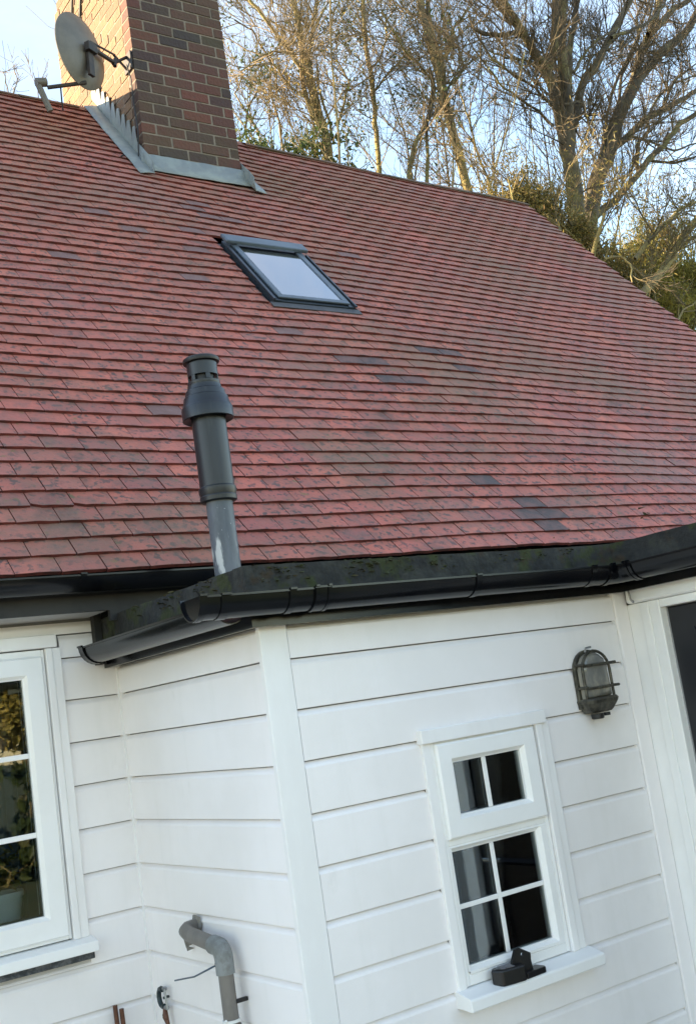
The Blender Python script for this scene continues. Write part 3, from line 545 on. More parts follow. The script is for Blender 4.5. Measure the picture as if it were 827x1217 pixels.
def room(x0, x1, y0, y1, z0, z1, name, par):
    mb = MB(); vs = [(x, y, z) for x in (x0, x1) for y in (y0, y1) for z in (z0, z1)]
    mb.add(vs, [(0, 1, 3, 2), (4, 6, 7, 5), (2, 3, 7, 6), (0, 2, 6, 4), (1, 5, 7, 3)]); return mb.build(name, M_room, par)
# small bay window
F = S - .004
mb = MB(); frame_rect(mb, 2.226, 2.674, -.900, -.166, .016, F, F + .07, .03, .010); mb.box(2.242, 2.658, F, F + .07, -.487, -.466)
win = mb.build('window', M_white, cottage, bevel=.003)
chamfer_frame(2.238, 2.664, -.466, -.172, 2.306, 2.594, -.397, -.237, F - .016, 0, F + .05).build('opening_sash', M_white, win)
chamfer_frame(2.2405, 2.6605, -.872, -.486, 2.254, 2.617, -.845, -.506, F - .002, 0, F + .055).build('fixed_frame', M_white, win)
pane(2.300, 2.600, -.402, -.232, F + .008, win); spacer(2.3065, 2.5935, -.3965, -.2375, F + .0125, win)
pane(2.250, 2.621, -.850, -.501, F + .018, win); spacer(2.2545, 2.6165, -.8445, -.5065, F + .0225, win)
def bar(x0, x1, z0, z1, y): mb = MB(); mb.box(x0, x1, y, y + .006, z0, z1); mb.build('glazing_bar', M_white, win, bevel=.002)
bar(2.430, 2.447, -.3965, -.2375, F + .0015)
bar(2.415, 2.431, -.8445, -.5065, F + .0115); bar(2.2545, 2.4145, -.679, -.664, F + .0115); bar(2.4315, 2.6165, -.679, -.664, F + .0115)
mb = MB(); mb.box(2.185, 2.724, S - .022, S + .01, -.1655, -.122); mb.build('head_trim', M_trim, win, bevel=.003)
mb = MB(); mb.box(2.192, 2.224, S - .009, S + .01, -.905, -.154); mb.build('side_trim', M_trim, win, bevel=.003)
mb = MB(); mb.box(2.676, 2.706, S - .016, S + .01, -.903, -.154); mb.box(2.7065, 2.741, S - .010, S + .01, -.903, -.154); mb.build('side_trim', M_trim, win, bevel=.004)
mb = MB(); mb.prism([(S + .01, -.901), (F - .008, -.903), (S - .068, -.918), (S - .071, -.923), (S - .071, -.953), (S - .066, -.956), (S - .03, -.952), (S + .01, -.952)], 'x', 2.182, 2.756)
sill = mb.build('sill', M_white, win, bevel=.002)
room(2.0, 3.05, S + .142, 3.88, -1.3, .2, 'room_behind_window', cottage)
mb = MB(); vs = []; n = 24
for i in range(n + 1):
    x = 2.20 + .27 * i / n; y = S + .26 + .002 * math.sin(i * 1.1)
    vs += [(x, y, -.95), (x, y, .1)]
mb.add(vs, [(2 * i, 2 * i + 2, 2 * i + 3, 2 * i + 1) for i in range(n)]); mb.build('curtain', M_curtain, win, smooth=60)
# left window
G = Y0 - .010
mb = MB(); frame_rect(mb, VX0, 1.402, -.652, .336, .010, G + .004, G + .08, .012, .024); win2 = mb.build('window', M_white, cottage, bevel=.003)
chamfer_frame(.80, 1.391, -.640, .312, .88, 1.315, -.560, .237, G - .010, 0, G + .06).build('opening_sash', M_white, win2)
chamfer_frame(.113, .795, -.640, .312, .19, .72, -.560, .237, G - .010, 0, G + .06).build('fixed_frame', M_white, win2)
for (a, b) in ((.88, 1.315), (.19, .72)):
    pane(a - .004, b + .004, -.564, .241, G + .014, win2); spacer(a, b, -.56, .237, G + .0185, win2)
    for z in (-.025, -.292):
        mb = MB(); mb.box(a, b, G + .0075, G + .0135, z - .009, z + .009); mb.build('glazing_bar', M_white, win2, bevel=.002)
mb = MB(); mb.box(.0, 1.448, G - .012, Y0 + .01, .340, .386); mb.build('head_trim', M_trim, win2, bevel=.004)
mb = MB(); mb.box(1.404, 1.428, G - .010, Y0 + .01, -.657, .338); mb.box(1.4285, 1.461, G - .004, Y0 + .01, -.657, .338); mb.build('side_trim', M_trim, win2, bevel=.003)
mb = MB(); mb.box(.045, .098, G - .006, Y0 + .01, -.657, .338); mb.build('side_trim', M_trim, win2, bevel=.003)
mb = MB(); mb.prism([(Y0 + .01, -.655), (G - .005, -.657), (G - .055, -.668), (G - .057, -.702), (Y0 + .01, -.702)], 'x', .02, 1.470); mb.build('sill', M_white, win2, bevel=.003)
mb = MB(); mb.box(.02, 1.461, G - .035, Y0 + .01, -.726, -.703); mb.build('slate_sill_course', mat('dark_slate_packing', (0.035, 0.04, 0.045), .8, c2=(.2, .2, .2), scale=40, bump=.6), win2, bevel=.003)
room(-.6, 1.66, Y0 + .161, 6.2, -1.5, .45, 'room_behind_window', cottage)
mb = MB(); vs = []; n = 16
for i in range(n + 1):
    x = 1.235 + .15 * i / n; y = Y0 + .36 + .018 * math.sin(i * 1.3)
    vs += [(x, y, -.8), (x, y, .35)]
mb.add(vs, [(2 * i, 2 * i + 2, 2 * i + 3, 2 * i + 1) for i in range(n)]); mb.build('curtain', M_curtain, win2, smooth=60)
mb = MB(); mb.box(VX0 + .01, VX1 - .01, Y0 + .16, Y0 + .30, -.63, -.601); mb.build('inner_sill', M_white, win2)
# pot plant on the inner sill
pot = thing('pot_plant', 'pale pot with a leafy plant standing behind the glass of the left window', 'plant', (1.245, Y0 + .225, -.60))
mb = MB(); mb.lathe([(.055, 0), (.072, .1), (.078, .1), (.078, .118), (.068, .118), (.066, .10)], (1.245, Y0 + .225, -.599), 24); mb.build('pot', M_terracotta, pot, smooth=40)
mb = MB()
for i in range(90):
    mb.r = rr.random(); c = Vector((1.24 + rr.gauss(0, .035), Y0 + .225 + rr.gauss(0, .03), -.46 + abs(rr.gauss(0, .06)))); a = Vector((rr.gauss(0, 1), rr.gauss(0, 1), rr.gauss(0, 1))).normalized() * .024; b = a.orthogonal().normalized() * .009
    mb.add([tuple(c - a), tuple(c + b), tuple(c + a), tuple(c - b)], [(0, 1, 2, 3)])
mb.build('foliage', M_olive, pot, rnd=True)

# ---- porch door on the right return wall (faces -X)
mb = MB()
mb.box(XD - .004, XD + .05, 2.706, S + .012, GROUND, .200); mb.box(XD - .004, XD + .05, 1.70, 1.78, GROUND, .2); mb.box(XD - .004, XD + .05, 1.7801, 2.7059, .170, .200)
dfr = mb.build('door_frame', M_white, cottage, bevel=.004)
mb = MB(); mb.box(XD - .010, XD - .0045, 2.752, 2.79, GROUND, .198); mb.build('frame_bead', M_white, dfr, bevel=.003)
mb = MB(); mb.prism([(XD - .022, .206), (XD - .026, .212), (XD - .020, .256), (XD + .03, .256), (XD + .03, .201), (XD - .01, .201)], 'y', .95, 2.835); mb.build('porch_head_board', M_white, cottage)
mb = MB(); mb.box(XD + .03, XD + .075, 1.79, 2.70, GROUND + .05, .165); door = mb.build('door', M_door, cottage, bevel=.003)
for (y0, y1) in ((1.90, 2.18), (2.30, 2.60)):
    mb = MB()
    for (z0, z1) in ((-.60, .085), (-1.5, -.75)):
        yy = [(y0, z0), (y1, z0), (y1, z1), (y0, z1)]
        vs = [(XD + .029, a, b) for a, b in yy]; e = .03
        yi = [(y0 + e, z0 + e), (y1 - e, z0 + e), (y1 - e, z1 - e), (y0 + e, z1 - e)]
        vs += [(XD + .018, a, b) for a, b in yy and [((y0 + e / 2), z0 + e / 2), (y1 - e / 2, z0 + e / 2), (y1 - e / 2, z1 - e / 2), (y0 + e / 2, z1 - e / 2)]]
        vs += [(XD + .029, a, b) for a, b in yi]
        mb.add(vs, [(k, (k + 1) % 4, 4 + (k + 1) % 4, 4 + k) for k in range(4)] + [(4 + k, 4 + (k + 1) % 4, 8 + (k + 1) % 4, 8 + k) for k in range(4)])
    mb.build('door_panel', M_door, door)
mb = MB(); mb.tube([(XD + .03, 1.86, -.75), (XD - .02, 1.86, -.75), (XD - .02, 1.97, -.75)], .009, 8); mb.build('door_handle', M_steel, door, smooth=40)

# ---- flat roof with its kerb boards
KZ = .424; KX0, KY0, KX1 = 1.616, 2.803, 3.165
mb = MB(); mb.prism([(KX0 + .03, KY0 + .03), (KX1 + .03, KY0 + .03), (KX1 + .03, .85), (7.3, .85), (7.3, 3.9), (KX0 + .03, 3.9)], 'z', .381, .395)
flat = mb.build('flat_roof', M_felt, cottage)
def wavy_board(pts, z0, z1, th, inward, name='kerb', seg=.06, m=M_kerb):
    """upright board along a polyline in plan; the felt on it is a little lumpy"""
    mb = MB(); P = []
    for i in range(len(pts) - 1):
        a = Vector(pts[i]); b = Vector(pts[i + 1]); n = max(1, int((b - a).length / seg))
        for k in range(n + (1 if i == len(pts) - 2 else 0)): P.append(a.lerp(b, k / n))
    vs = []; cols = 6
    for i, p in enumerate(P):
        a = P[max(0, i - 1)]; b = P[min(len(P) - 1, i + 1)]; d = (b - a).normalized(); nrm = Vector((d.y, -d.x)) * inward
        for k in range(cols):
            t = k / (cols - 1); z = z0 + (z1 - z0) * t
            w = .006 * noise.noise(Vector((p.x * 9, p.y * 9, z * 14))) if k < cols - 1 else .003 * noise.noise(Vector((p.x * 6, p.y * 6, 3)))
            q = p - nrm * w; vs.append((q.x, q.y, z + (.003 * noise.noise(Vector((p.x * 7, p.y * 7, 9))) if k == cols - 1 else 0)))
        q = p + nrm * th; vs.append((q.x, q.y, z1 - .002)); vs.append((q.x, q.y, z0))
    n = cols + 2; fs = []
    for i in range(len(P) - 1):
        for k in range(n): fs.append((i * n + k, (i + 1) * n + k, (i + 1) * n + (k + 1) % n, i * n + (k + 1) % n))
    fs += [tuple(range(n)), tuple(range((len(P) - 1) * n, len(P) * n))[::-1]]
    mb.add(vs, fs); return mb.build(name, m, flat, smooth=50)
wavy_board([(KX0, Y0 - .02), (KX0, KY0 + .07)], .300, KZ, .03, -1)
wavy_board([(KX0 - .002, KY0 + .066), (KX0 - .002, KY0 - .002), (KX0 + .10, KY0 - .002)], .300, KZ + .002, .03, -1)      # corner cap piece
wavy_board([(KX0 + .10, KY0), (KX1 - .10, KY0), (KX1 - .03, KY0 - .02), (KX1, KY0 - .09), (KX1, .87)], .300, KZ, .03, -1)
mb = MB()
for i in range(700):
    if rr.random() < .45: px_, py_ = KX0 + .004 + rr.uniform(0, .02), rr.uniform(KY0, KY0 + .8)
    elif rr.random() < .8: px_, py_ = KX0 + abs(rr.gauss(0, .55)), KY0 + rr.uniform(.002, .02)
    else: px_, py_ = KX1 + .01, rr.uniform(1.6, KY0)
    if px_ > KX1: px_ = KX1 - rr.uniform(.1, .6)
    if noise.noise(Vector((px_ * 5, py_ * 5, 0))) < -.05: continue
    z = KZ - .001 - (rr.random() ** 3) * .05; q = rr.uniform(.003, .009)
    front_ = py_ < KY0 + .03
    if z < KZ - .008: px_, py_ = (px_, KY0 - .003) if front_ else (KX0 - .003, py_)
    P = [(px_ + rr.gauss(0, 1) * q, py_ + rr.gauss(0, 1) * q * .7, z + rr.uniform(-.2, 1) * q * .8) for _ in range(6)]
    mb.add(P, [(0, 1, 2), (0, 2, 3), (0, 3, 4), (1, 5, 2), (2, 5, 3), (0, 4, 1), (3, 5, 4)])
mo = mb.build('moss', mat('moss', (.035, .045, .010), 1.0, c2=(.05, .035, .015), scale=30, amount=.9), flat, smooth=60); mo['kind'] = 'stuff'
# fascia under the kerb
mb = MB(); mb.box(KX0 + .008, KX0 + .03, KY0 + .008, Y0 - .001, .246, .299); mb.box(KX0 + .0301, KX1 + .03, KY0 + .008, KY0 + .03, .246, .299); mb.box(KX1 + .008, KX1 + .03, .88, KY0 + .0079, .246, .299)
mb.build('fascia', M_black, flat)
mb = MB(); mb.box(KX0 + .031, XC + .02, KY0 + .031, Y0 - .001, .2535, .262); mb.box(XC + .0201, XD, KY0 + .031, S + .018, .2575, .266); mb.build('soffit', M_fascia, flat)

# ---- gutters (open half-round troughs with thickness, stop ends, unions and brackets)
def trough(path, r, zt, th=.003, n=12, closed_ends=()):
    """path in plan, half-round section hung below zt"""
    mb = MB(); vs = []; P = [Vector(p) for p in path]
    for i, p in enumerate(P):
        if 0 < i < len(P) - 1:
            d1 = (p.xy - P[i - 1].xy).normalized(); d2 = (P[i + 1].xy - p.xy).normalized(); d = (d1 + d2).normalized(); k = 1 / max(.5, d.dot(d1))
        else:
            d = ((P[1] - P[0]) if i == 0 else (P[-1] - P[-2])).xy.normalized(); k = 1
        nrm = Vector((d.y, -d.x)); zz = zt + p.z
        sec = []
        sec.append((r + .004, 0.0)); sec.append((r + .004, -.006)); sec.append((r, -.007))
        for q in range(1, n):
            t = math.pi * q / n; sec.append((r * math.cos(t), -r * 1.06 * math.sin(t) - .004))
        sec.append((-r, -.007)); sec.append((-r - .004, -.006)); sec.append((-r - .004, 0)); sec.append((-r + th, 0))
        for q in range(n - 1, 0, -1):
            t = math.pi * q / n; sec.append(((r - th) * math.cos(t), -(r - th) * 1.06 * math.sin(t) - .004))
        sec.append((r - th, 0))
        for (a, h) in sec: vs.append((p.x + nrm.x * a * k, p.y + nrm.y * a * k, zz + h))
        m_ = len(sec)
    fs = []
    for i in range(len(P) - 1):
        for k in range(m_): fs.append((i * m_ + k, i * m_ + (k + 1) % m_, (i + 1) * m_ + (k + 1) % m_, (i + 1) * m_ + k))
    fs += [tuple(range(m_))[::-1], tuple(range((len(P) - 1) * m_, len(P) * m_))]
    mb.add(vs, fs); return mb
def half_disc(c, d, r, zt, th=.006):
    d = Vector(d).normalized(); nrm = Vector((d.y, -d.x)); n = 14; mb = MB(); vs = []
    for s in (0, th):
        for q in range(n + 1):
            t = math.pi * q / n; vs.append((c[0] + nrm.x * r * math.cos(t) + d.x * s, c[1] + nrm.y * r * math.cos(t) + d.y * s, zt - r * 1.06 * math.sin(t) - (.004 if 0 < q < n else 0)))
    m_ = n + 1; mb.add(vs, [tuple(range(m_)), tuple(range(m_, 2 * m_))[::-1]] + [(i, (i + 1) % m_, m_ + (i + 1) % m_, m_ + i) for i in range(m_)]); return mb
GR = .055
GYF = 2.746; GZF = .334
gx1 = KX1 - .062
gf = trough([(1.415, GYF, 0), (2.2, GYF, .001), (gx1 - .06, GYF, 0), (gx1 - .016, GYF - .016, 0), (gx1, GYF - .06, 0), (gx1, 1.8, 0), (gx1, .87, -.004)], GR, GZF).build('gutter', M_black, cottage, smooth=35)
half_disc((1.409, GYF, 0), (1, 0, 0), GR + .004, GZF).build('stop_end', M_black, gf, smooth=35)
trough([(1.402, GYF, 0), (1.425, GYF, 0)], GR + .007, GZF + .004, .004).build('stop_end_collar', M_black, gf, smooth=35)
trough([(1.47, GYF, 0), (1.50, GYF, 0)], GR + .005, GZF + .003, .004).build('gutter_clip', M_black, gf, smooth=35)
gl = trough([(1.553, 3.80, 0), (1.553, 2.80, 0)], GR, .322).build('gutter', M_black, cottage, smooth=35)
half_disc((1.553, 3.806, 0), (0, -1, 0), GR + .004, .322).build('stop_end', M_black, gl, smooth=35)
trough([(1.553, 3.812, 0), (1.553, 3.775, 0)], GR + .007, .326, .004).build('stop_end_collar', M_black, gl, smooth=35)
gm = trough([(-3, 3.665, 0), (0, 3.665, .001), (2.05, 3.665, -.002)], .052, .553).build('gutter', M_black, cottage, smooth=35)
half_disc((2.044, 3.665, 0), (1, 0, 0), .056, .552).build('stop_end', M_black, gm, smooth=35)
def union(c, d, w, par, r=GR, zt=GZF):
    d = Vector(d); a = (c[0] - d.x * w / 2, c[1] - d.y * w / 2, 0); b = (c[0] + d.x * w / 2, c[1] + d.y * w / 2, 0)
    u = trough([a, b], r + .005, zt + .003, .004).build('gutter_union', M_black, par, smooth=35)
    for s in (-1, 1):
        p = (c[0] + d.x * s * (w / 2 - .006), c[1] + d.y * s * (w / 2 - .006)); q = (p[0] + d.x * .008, p[1] + d.y * .008)
        trough([(p[0] - d.x * .004, p[1] - d.y * .004, 0), (q[0], q[1], 0)], r + .009, zt + .006, .004).build('union_rib', M_black, par, smooth=35)
def bracket(c, d, par, r=GR, zt=GZF):
    d = Vector(d); mb = trough([(c[0] - d.x * .011, c[1] - d.y * .011, 0), (c[0] + d.x * .011, c[1] + d.y * .011, 0)], r + .006, zt + .004, .005); mb.build('gutter_bracket', M_black, par, smooth=35)
union((1.80, GYF), (1, 0), .055, gf); bracket((1.70, GYF), (1, 0), gf); bracket((2.40, GYF), (1, 0), gf); bracket((2.93, GYF), (1, 0), gf)
union((gx1 - .085, GYF), (1, 0), .02, gf); union((gx1, GYF - .10), (0, -1), .03, gf); bracket((gx1, 2.3), (0, -1), gf); bracket((gx1, 1.6), (0, -1), gf)
bracket((1.46, 3.665), (1, 0), gm, .052, .553); bracket((.7, 3.665), (1, 0), gm, .052, .553)
mb = MB(); mb.box(-3, 1.588, 3.725, 3.745, .437, .548); mb.box(1.5881, 7.3, 3.726, 3.744, .40, .548); mf = mb.build('eaves_fascia', M_fascia, cottage)
mb = MB(); mb.box(-3, 1.586, 3.7451, Y0 + .018, .4375, .446); mb.build('eaves_soffit', M_soffit, cottage)
mb = MB(); mb.box(1.5795, 1.588, 3.7455, Y0 - .002, .4465, .56); mb.build('eaves_end_board', M_fascia, cottage)
mb = MB(); mb.box(1.5881, KX0 - .001, 3.88, Y0 - .002, .26, .56); mb.build('dark_infill_board', M_fascia, cottage)
# small white clip hanging under the gutter at the inner corner
mb = MB(); mb.tube([(3.205, 2.80, .250), (3.203, 2.795, .215), (3.21, 2.79, .203), (3.222, 2.80, .208)], .004, 6); mb.build('gutter_hook', M_steel, gf, smooth=40)

# ---- rooflight
def rl(x, v, h): return roofpt(3.66, v, h) + Vector((x - 3.66, 0, 0))
def rbox(mb, x0, x1, v0, v1, h0, h1):
    vs = [tuple(rl(x, v, h)) for x in (x0, x1) for v in (v0, v1) for h in (h0, h1)]
    mb.add(vs, [(0, 1, 3, 2), (4, 6, 7, 5), (0, 4, 5, 1), (2, 3, 7, 6), (0, 2, 6, 4), (1, 5, 7, 3)])
a0, a1, b0, b1 = SKY
mb = MB(); rbox(mb, a0 - .005, a0 + .045, b0, b1, -.06, .058); rbox(mb, a1 - .045, a1 + .005, b0, b1, -.06, .058); rbox(mb, a0 + .045, a1 - .045, b0, b0 + .05, -.06, .055); rbox(mb, a0 + .045, a1 - .045, b1 - .05, b1, -.06, .055)
slt = mb.build('rooflight', M_anod, cottage, bevel=.004)
mb = MB(); rbox(mb, a0 + .030, a0 + .068, b0 + .045, b1 - .05, .059, .074); rbox(mb, a1 - .068, a1 - .030, b0 + .045, b1 - .05, .059, .074); rbox(mb, a0 + .0301, a1 - .0301, b0 + .018, b0 + .055, .060, .0725); mb.build('sash_cladding', M_anod_l, slt, bevel=.004)
mb = MB(); rbox(mb, a0 - .020, a1 + .012, b1 - .085, b1 + .012, .0755, .102); mb.build('top_hood', M_anod_l, slt, bevel=.008)
mb = MB(); rbox(mb, a0 - .014, a0 + .002, b0 - .005, b1 - .085, .0585, .070); mb.build('edge_strip', M_anod, slt, bevel=.002)
mb = MB(); rbox(mb, a1 - .002, a1 + .012, b0 - .005, b1 - .085, .0585, .070); mb.build('edge_strip', M_anod, slt, bevel=.002)
mb = MB(); rbox(mb, a0 + .068, a1 - .068, b0 + .056, b1 - .085, .062, .067); mb.build('pane', glass_mat('rooflight_glass', (.86, .90, .95), ior=2.4, kk=2.8), slt)
mb = MB(); rbox(mb, a0 + .046, a1 - .046, b0 + .051, b1 - .051, -.02, -.015); mb.build('blind', M_blind, slt)
mb = MB(); rbox(mb, a0 - .03, a1 + .03, b0 - .055, b0 - .002, .040, .046); rbox(mb, a0 - .045, a0 - .006, b0, b1 + .03, .012, .020); rbox(mb, a1 + .006, a1 + .045, b0, b1 + .03, .012, .020); rbox(mb, a0 - .045, a1 + .045, b1 + .001, b1 + .035, .012, .02)
mb.build('lead_apron', mat('dark_lead', (.05, .052, .06), .6, c2=(.09, .085, .085), scale=8), slt, bevel=.002)

# ================================================================ CHIMNEY
ZT = 6.9
def roof_z(y): return EZ - .02 + (y - EY) * math.tan(SL)
mb = MB(); t = .004
def yb_at(z): return CYB - max(0, min(.35, (z - 5.55) * .55))
mb.prism([(CYF + t, 3.3), (CYB - t, 3.3), (CYB - t, 5.55), (CYB - .35 - t, 6.19), (CYB - .35 - t, ZT), (CYF + t, ZT)], 'x', CX0 + t, CX1 - t)
chim = mb.build('chimney', M_mortar, cottage)
BH, BJ, BL, BW = .066, .013, .213, .1025
def brick_mesh(L, seed):
    r_ = random.Random(seed); mb = MB(); mb.box(-L / 2, L / 2, 0, BW, 0, BH)
    mb.v = [(x + r_.uniform(-.0015, .0015), y + r_.uniform(-.0015, .0015), z + r_.uniform(-.0015, .0015)) for x, y, z in mb.v]; return mb
BM = {}
def get_brick(L, front):
    key = (round(L, 2), front, rr.randrange(4))
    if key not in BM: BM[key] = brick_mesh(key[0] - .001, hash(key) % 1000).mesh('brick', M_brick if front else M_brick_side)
    return BM[key]
nb = 0; rest = MB()
zrow = 3.52; row = 0
while zrow < ZT - .07:
    even = row % 2 == 0
    # front face
    xx = CX0 + (BW + BJ if even else 0) ; first = even
    while xx < CX1 - .03:
        L = min(BL, CX1 - xx)
        if CX1 - (xx + L) < .045: L = CX1 - xx
        px, py, z_ = to_px((xx + L / 2, CYF, zrow + .03))
        c = (xx + L / 2, CYF + rr.uniform(-.002, .002), zrow)
        if py > -25 and zrow > roof_z(CYF) - .02:
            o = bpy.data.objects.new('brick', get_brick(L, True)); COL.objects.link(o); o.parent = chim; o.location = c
            o.rotation_euler = (0, rr.uniform(-.006, .006), rr.uniform(-.006, .006)); nb += 1
        elif py <= -25:
            rest.r = rr.random(); rest.box(xx, xx + L, CYF, CYF + BW, zrow, zrow + BH)
        xx += L + BJ
    if even:   # header end of the side brick shows at the front corner
        px, py, z_ = to_px((CX0 + .05, CYF, zrow + .03))
        if py > -25 and zrow > roof_z(CYF) - .02:
            o = bpy.data.objects.new('brick', get_brick(BW, True)); COL.objects.link(o); o.parent = chim; o.location = (CX0 + BW / 2, CYF, zrow); nb += 1
        elif py <= -25: rest.r = rr.random(); rest.box(CX0, CX0 + BW, CYF, CYF + BW, zrow, zrow + BH)
    # left face, rear and right faces
    yy = CYF + (BW + BJ + .001 if True else 0); yend = yb_at(zrow)
    if not even: yy = CYF + BW + BJ
    else: yy = CYF + BL + BJ if False else CYF + BW + .002
    firstL = (BL - BW) if even else BL
    k = 0
    while yy < yend - .03:
        L = firstL if k == 0 else BL
        L = min(L, yend - yy); k += 1
        if yend - (yy + L) < .045: L = yend - yy
        if zrow + BH > min(roof_z(yy + L), RZ + .1) - .1:
            px, py, z_ = to_px((CX0, yy + L / 2, zrow + .03))
            if py > -25 and nb < 290:
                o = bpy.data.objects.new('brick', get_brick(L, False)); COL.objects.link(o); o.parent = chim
                o.location = (CX0 + rr.uniform(-.003, .002), yy + L / 2, zrow); o.rotation_euler = (0, 0, -math.pi / 2 + rr.uniform(-.01, .01)); nb += 1
            else:
                rest.r = rr.random(); rest.cur = 1; rest.box(CX0, CX0 + BW, yy, yy + L, zrow, zrow + BH); rest.cur = 0
        rest.r = rr.random(); rest.box(CX1 - BW, CX1, yy, yy + L, zrow, zrow + BH)
        yy += L + BJ
    zrow += BH + BJ; row += 1
ro = rest.build('upper_brickwork', [M_brick, M_brick_side], chim, rnd=True); ro['kind'] = 'stuff'
print('bricks', nb)
# lead: front apron, left soaker with stepped teeth, right soaker
yF = CYF
def rp(x, y, h=0.0):   # point on the tiled plane at plan (x, y)
    v = (y - EY) / cS / gfac(x); return roofpt(x, v, h)
mb = MB(); vs = []; n = 16
for i in range(n + 1):
    x = CX0 - .04 + (CX1 - CX0 + .10) * i / n; zb_ = rp(x, yF, .05).z
    w = .008 * noise.noise(Vector((x * 11, 0, 0)))
    p = rp(x, yF - .060, .052 + w * .4)
    vs += [(x, yF - .010, zb_ + .085 + w), (x, yF - .012 + w * .5, zb_ + .012), tuple(p)]
mb.add(vs, [(3 * i + k, 3 * (i + 1) + k, 3 * (i + 1) + k + 1, 3 * i + k + 1) for i in range(n) for k in range(2)])
ap = mb.build('lead_apron', M_lead, chim, smooth=40); sm = ap.modifiers.new('t', 'SOLIDIFY'); sm.thickness = .004
mb = MB(); vs = []; n = 30; yt = RY - .02
for i in range(n + 1):
    y = yF - .11 + (yt - yF + .11) * i / n; w = .006 * noise.noise(Vector((y * 9, 3, 0)))
    a = rp(CX0 - .115, y, .045 + w); b = rp(CX0 - .05, y, .060 + w); c = rp(CX0 - .012, y, .06)
    vs += [tuple(a), tuple(b), tuple(c), (CX0 - .012, c.y, c.z + .10)]
mb.add(vs, [(4 * i + k, 4 * (i + 1) + k, 4 * (i + 1) + k + 1, 4 * i + k + 1) for i in range(n) for k in range(3)])
sk = mb.build('lead_soaker', M_lead, chim, smooth=40); sk.modifiers.new('t', 'SOLIDIFY').thickness = .004
nt = 9
for i in range(nt):
    y0 = yF + .06 + (yt - yF - .02) * i / nt; y1 = y0 + (yt - yF) / nt * 1.05
    z0 = roof_z(y0) * 1.0 + .10; z1 = roof_z(y1) + .10
    top = z0 + .20
    mb = MB(); mb.prism([(y0, z0 - .02), (y1, z1 - .02), (y1 + .005, z1 + .03), (y0 + .045, top), (y0 + .01, top - .01)], 'x', CX0 - .017 - .001 * (i % 2), CX0 - .0135 + .001 * (i % 2))
    mb.build('stepped_flashing', M_lead, chim)
mb = MB(); vs = []; n = 14
for i in range(n + 1):
    y = yF - .12 + (.60) * i / n; w = .02 * noise.noise(Vector((y * 12, 7, 0)))
    a = rp(CX1 + .012, y, .045); b = rp(CX1 + .10 - .03 * i / n, y, .05 + abs(w)); 
    vs += [(CX1 + .010, a.y, a.z + .13 + w), (CX1 + .014, a.y, a.z + .02), tuple(b)]
mb.add(vs, [(3 * i + k, 3 * (i + 1) + k, 3 * (i + 1) + k + 1, 3 * i + k + 1) for i in range(n) for k in range(2)])
rs = mb.build('lead_soaker', M_lead, chim, smooth=40); rs.modifiers.new('t', 'SOLIDIFY').thickness = .004
mb = MB(); mb.box(CX0 - .03, CX1 + .03, CYF - .03, CYB - .32, ZT, ZT + .08); mb.build('chimney_cap', M_mortar, chim)

# ================================================================ FLUE
FX, FY = 1.869, 3.35
flue = thing('boiler_flue', 'dark grey boiler flue with slotted cap standing on the flat roof before the tiles', 'flue', (FX, FY, .395))
mb = MB(); mb.lathe([(.052, .396), (.052, .765)], (FX, FY, 0), 28); mb.build('lower_pipe', M_galv, flue, smooth=40)
mb = MB(); mb.lathe([(.066, .735), (.0715, .738), (.0725, .752), (.070, .756), (.0735, .770), (.0735, .783), (.0675, .788), (.0675, 1.062)], (FX, FY, 0), 32); mb.build('outer_sleeve', M_flue, flue, smooth=35)
mb = MB(); mb.lathe([(.0678, 1.050), (.070, 1.040), (.097, 1.028), (.101, 1.030), (.101, 1.068), (.097, 1.076), (.093, 1.080), (.087, 1.108), (.081, 1.112), (.077, 1.132), (.070, 1.136), (.066, 1.148), (.066, 1.153), (.060, 1.154)], (FX, FY, 0), 36); mb.build('collar', M_flue, flue, smooth=35)
mb = MB(); mb.lathe([(.063, 1.154), (.064, 1.158), (.064, 1.165), (.057, 1.167)], (FX, FY, 0), 32); mb.build('neck_ring', M_flue, flue, smooth=35)
mb = MB(); mb.lathe([(.046, 1.167), (.046, 1.20)], (FX, FY, 0), 24); mb.build('slot_core', M_flue_dark, flue)
mb = MB()
for k in range(6):
    a = k * math.pi / 3 + .22; n = 4; vs = []
    for i in range(n + 1):
        t = a + .30 * i / n
        for r_ in (.060, .052):
            for z in (1.1675, 1.186): vs.append((FX + r_ * math.cos(t), FY + r_ * math.sin(t), z))
    fs = []
    for i in range(n):
        b = 4 * i; fs += [(b, b + 1, b + 5, b + 4), (b + 2, b + 6, b + 7, b + 3)]
    fs += [(0, 2, 3, 1), (4 * n, 4 * n + 1, 4 * n + 3, 4 * n + 2)]
    mb = MB(); mb.add(vs, fs); mb.build('slot_post', M_flue, flue)
mb = MB(); mb.lathe([(.0595, 1.1865), (.060, 1.187), (.0605, 1.232), (.058, 1.234)], (FX, FY, 0), 32); mb.build('terminal', M_flue, flue, smooth=35)
mb = MB(); mb.lathe([(.058, 1.233), (.071, 1.236), (.073, 1.242), (.072, 1.249), (.064, 1.254), (.04, 1.256)], (FX, FY, 0), 32); mb.build('cap', M_flue_dark, flue, smooth=35)

for o_ in flue.children:
    for v_ in o_.data.vertices: v_.co.x = FX + (v_.co.x - FX) * .89; v_.co.y = FY + (v_.co.y - FY) * .89
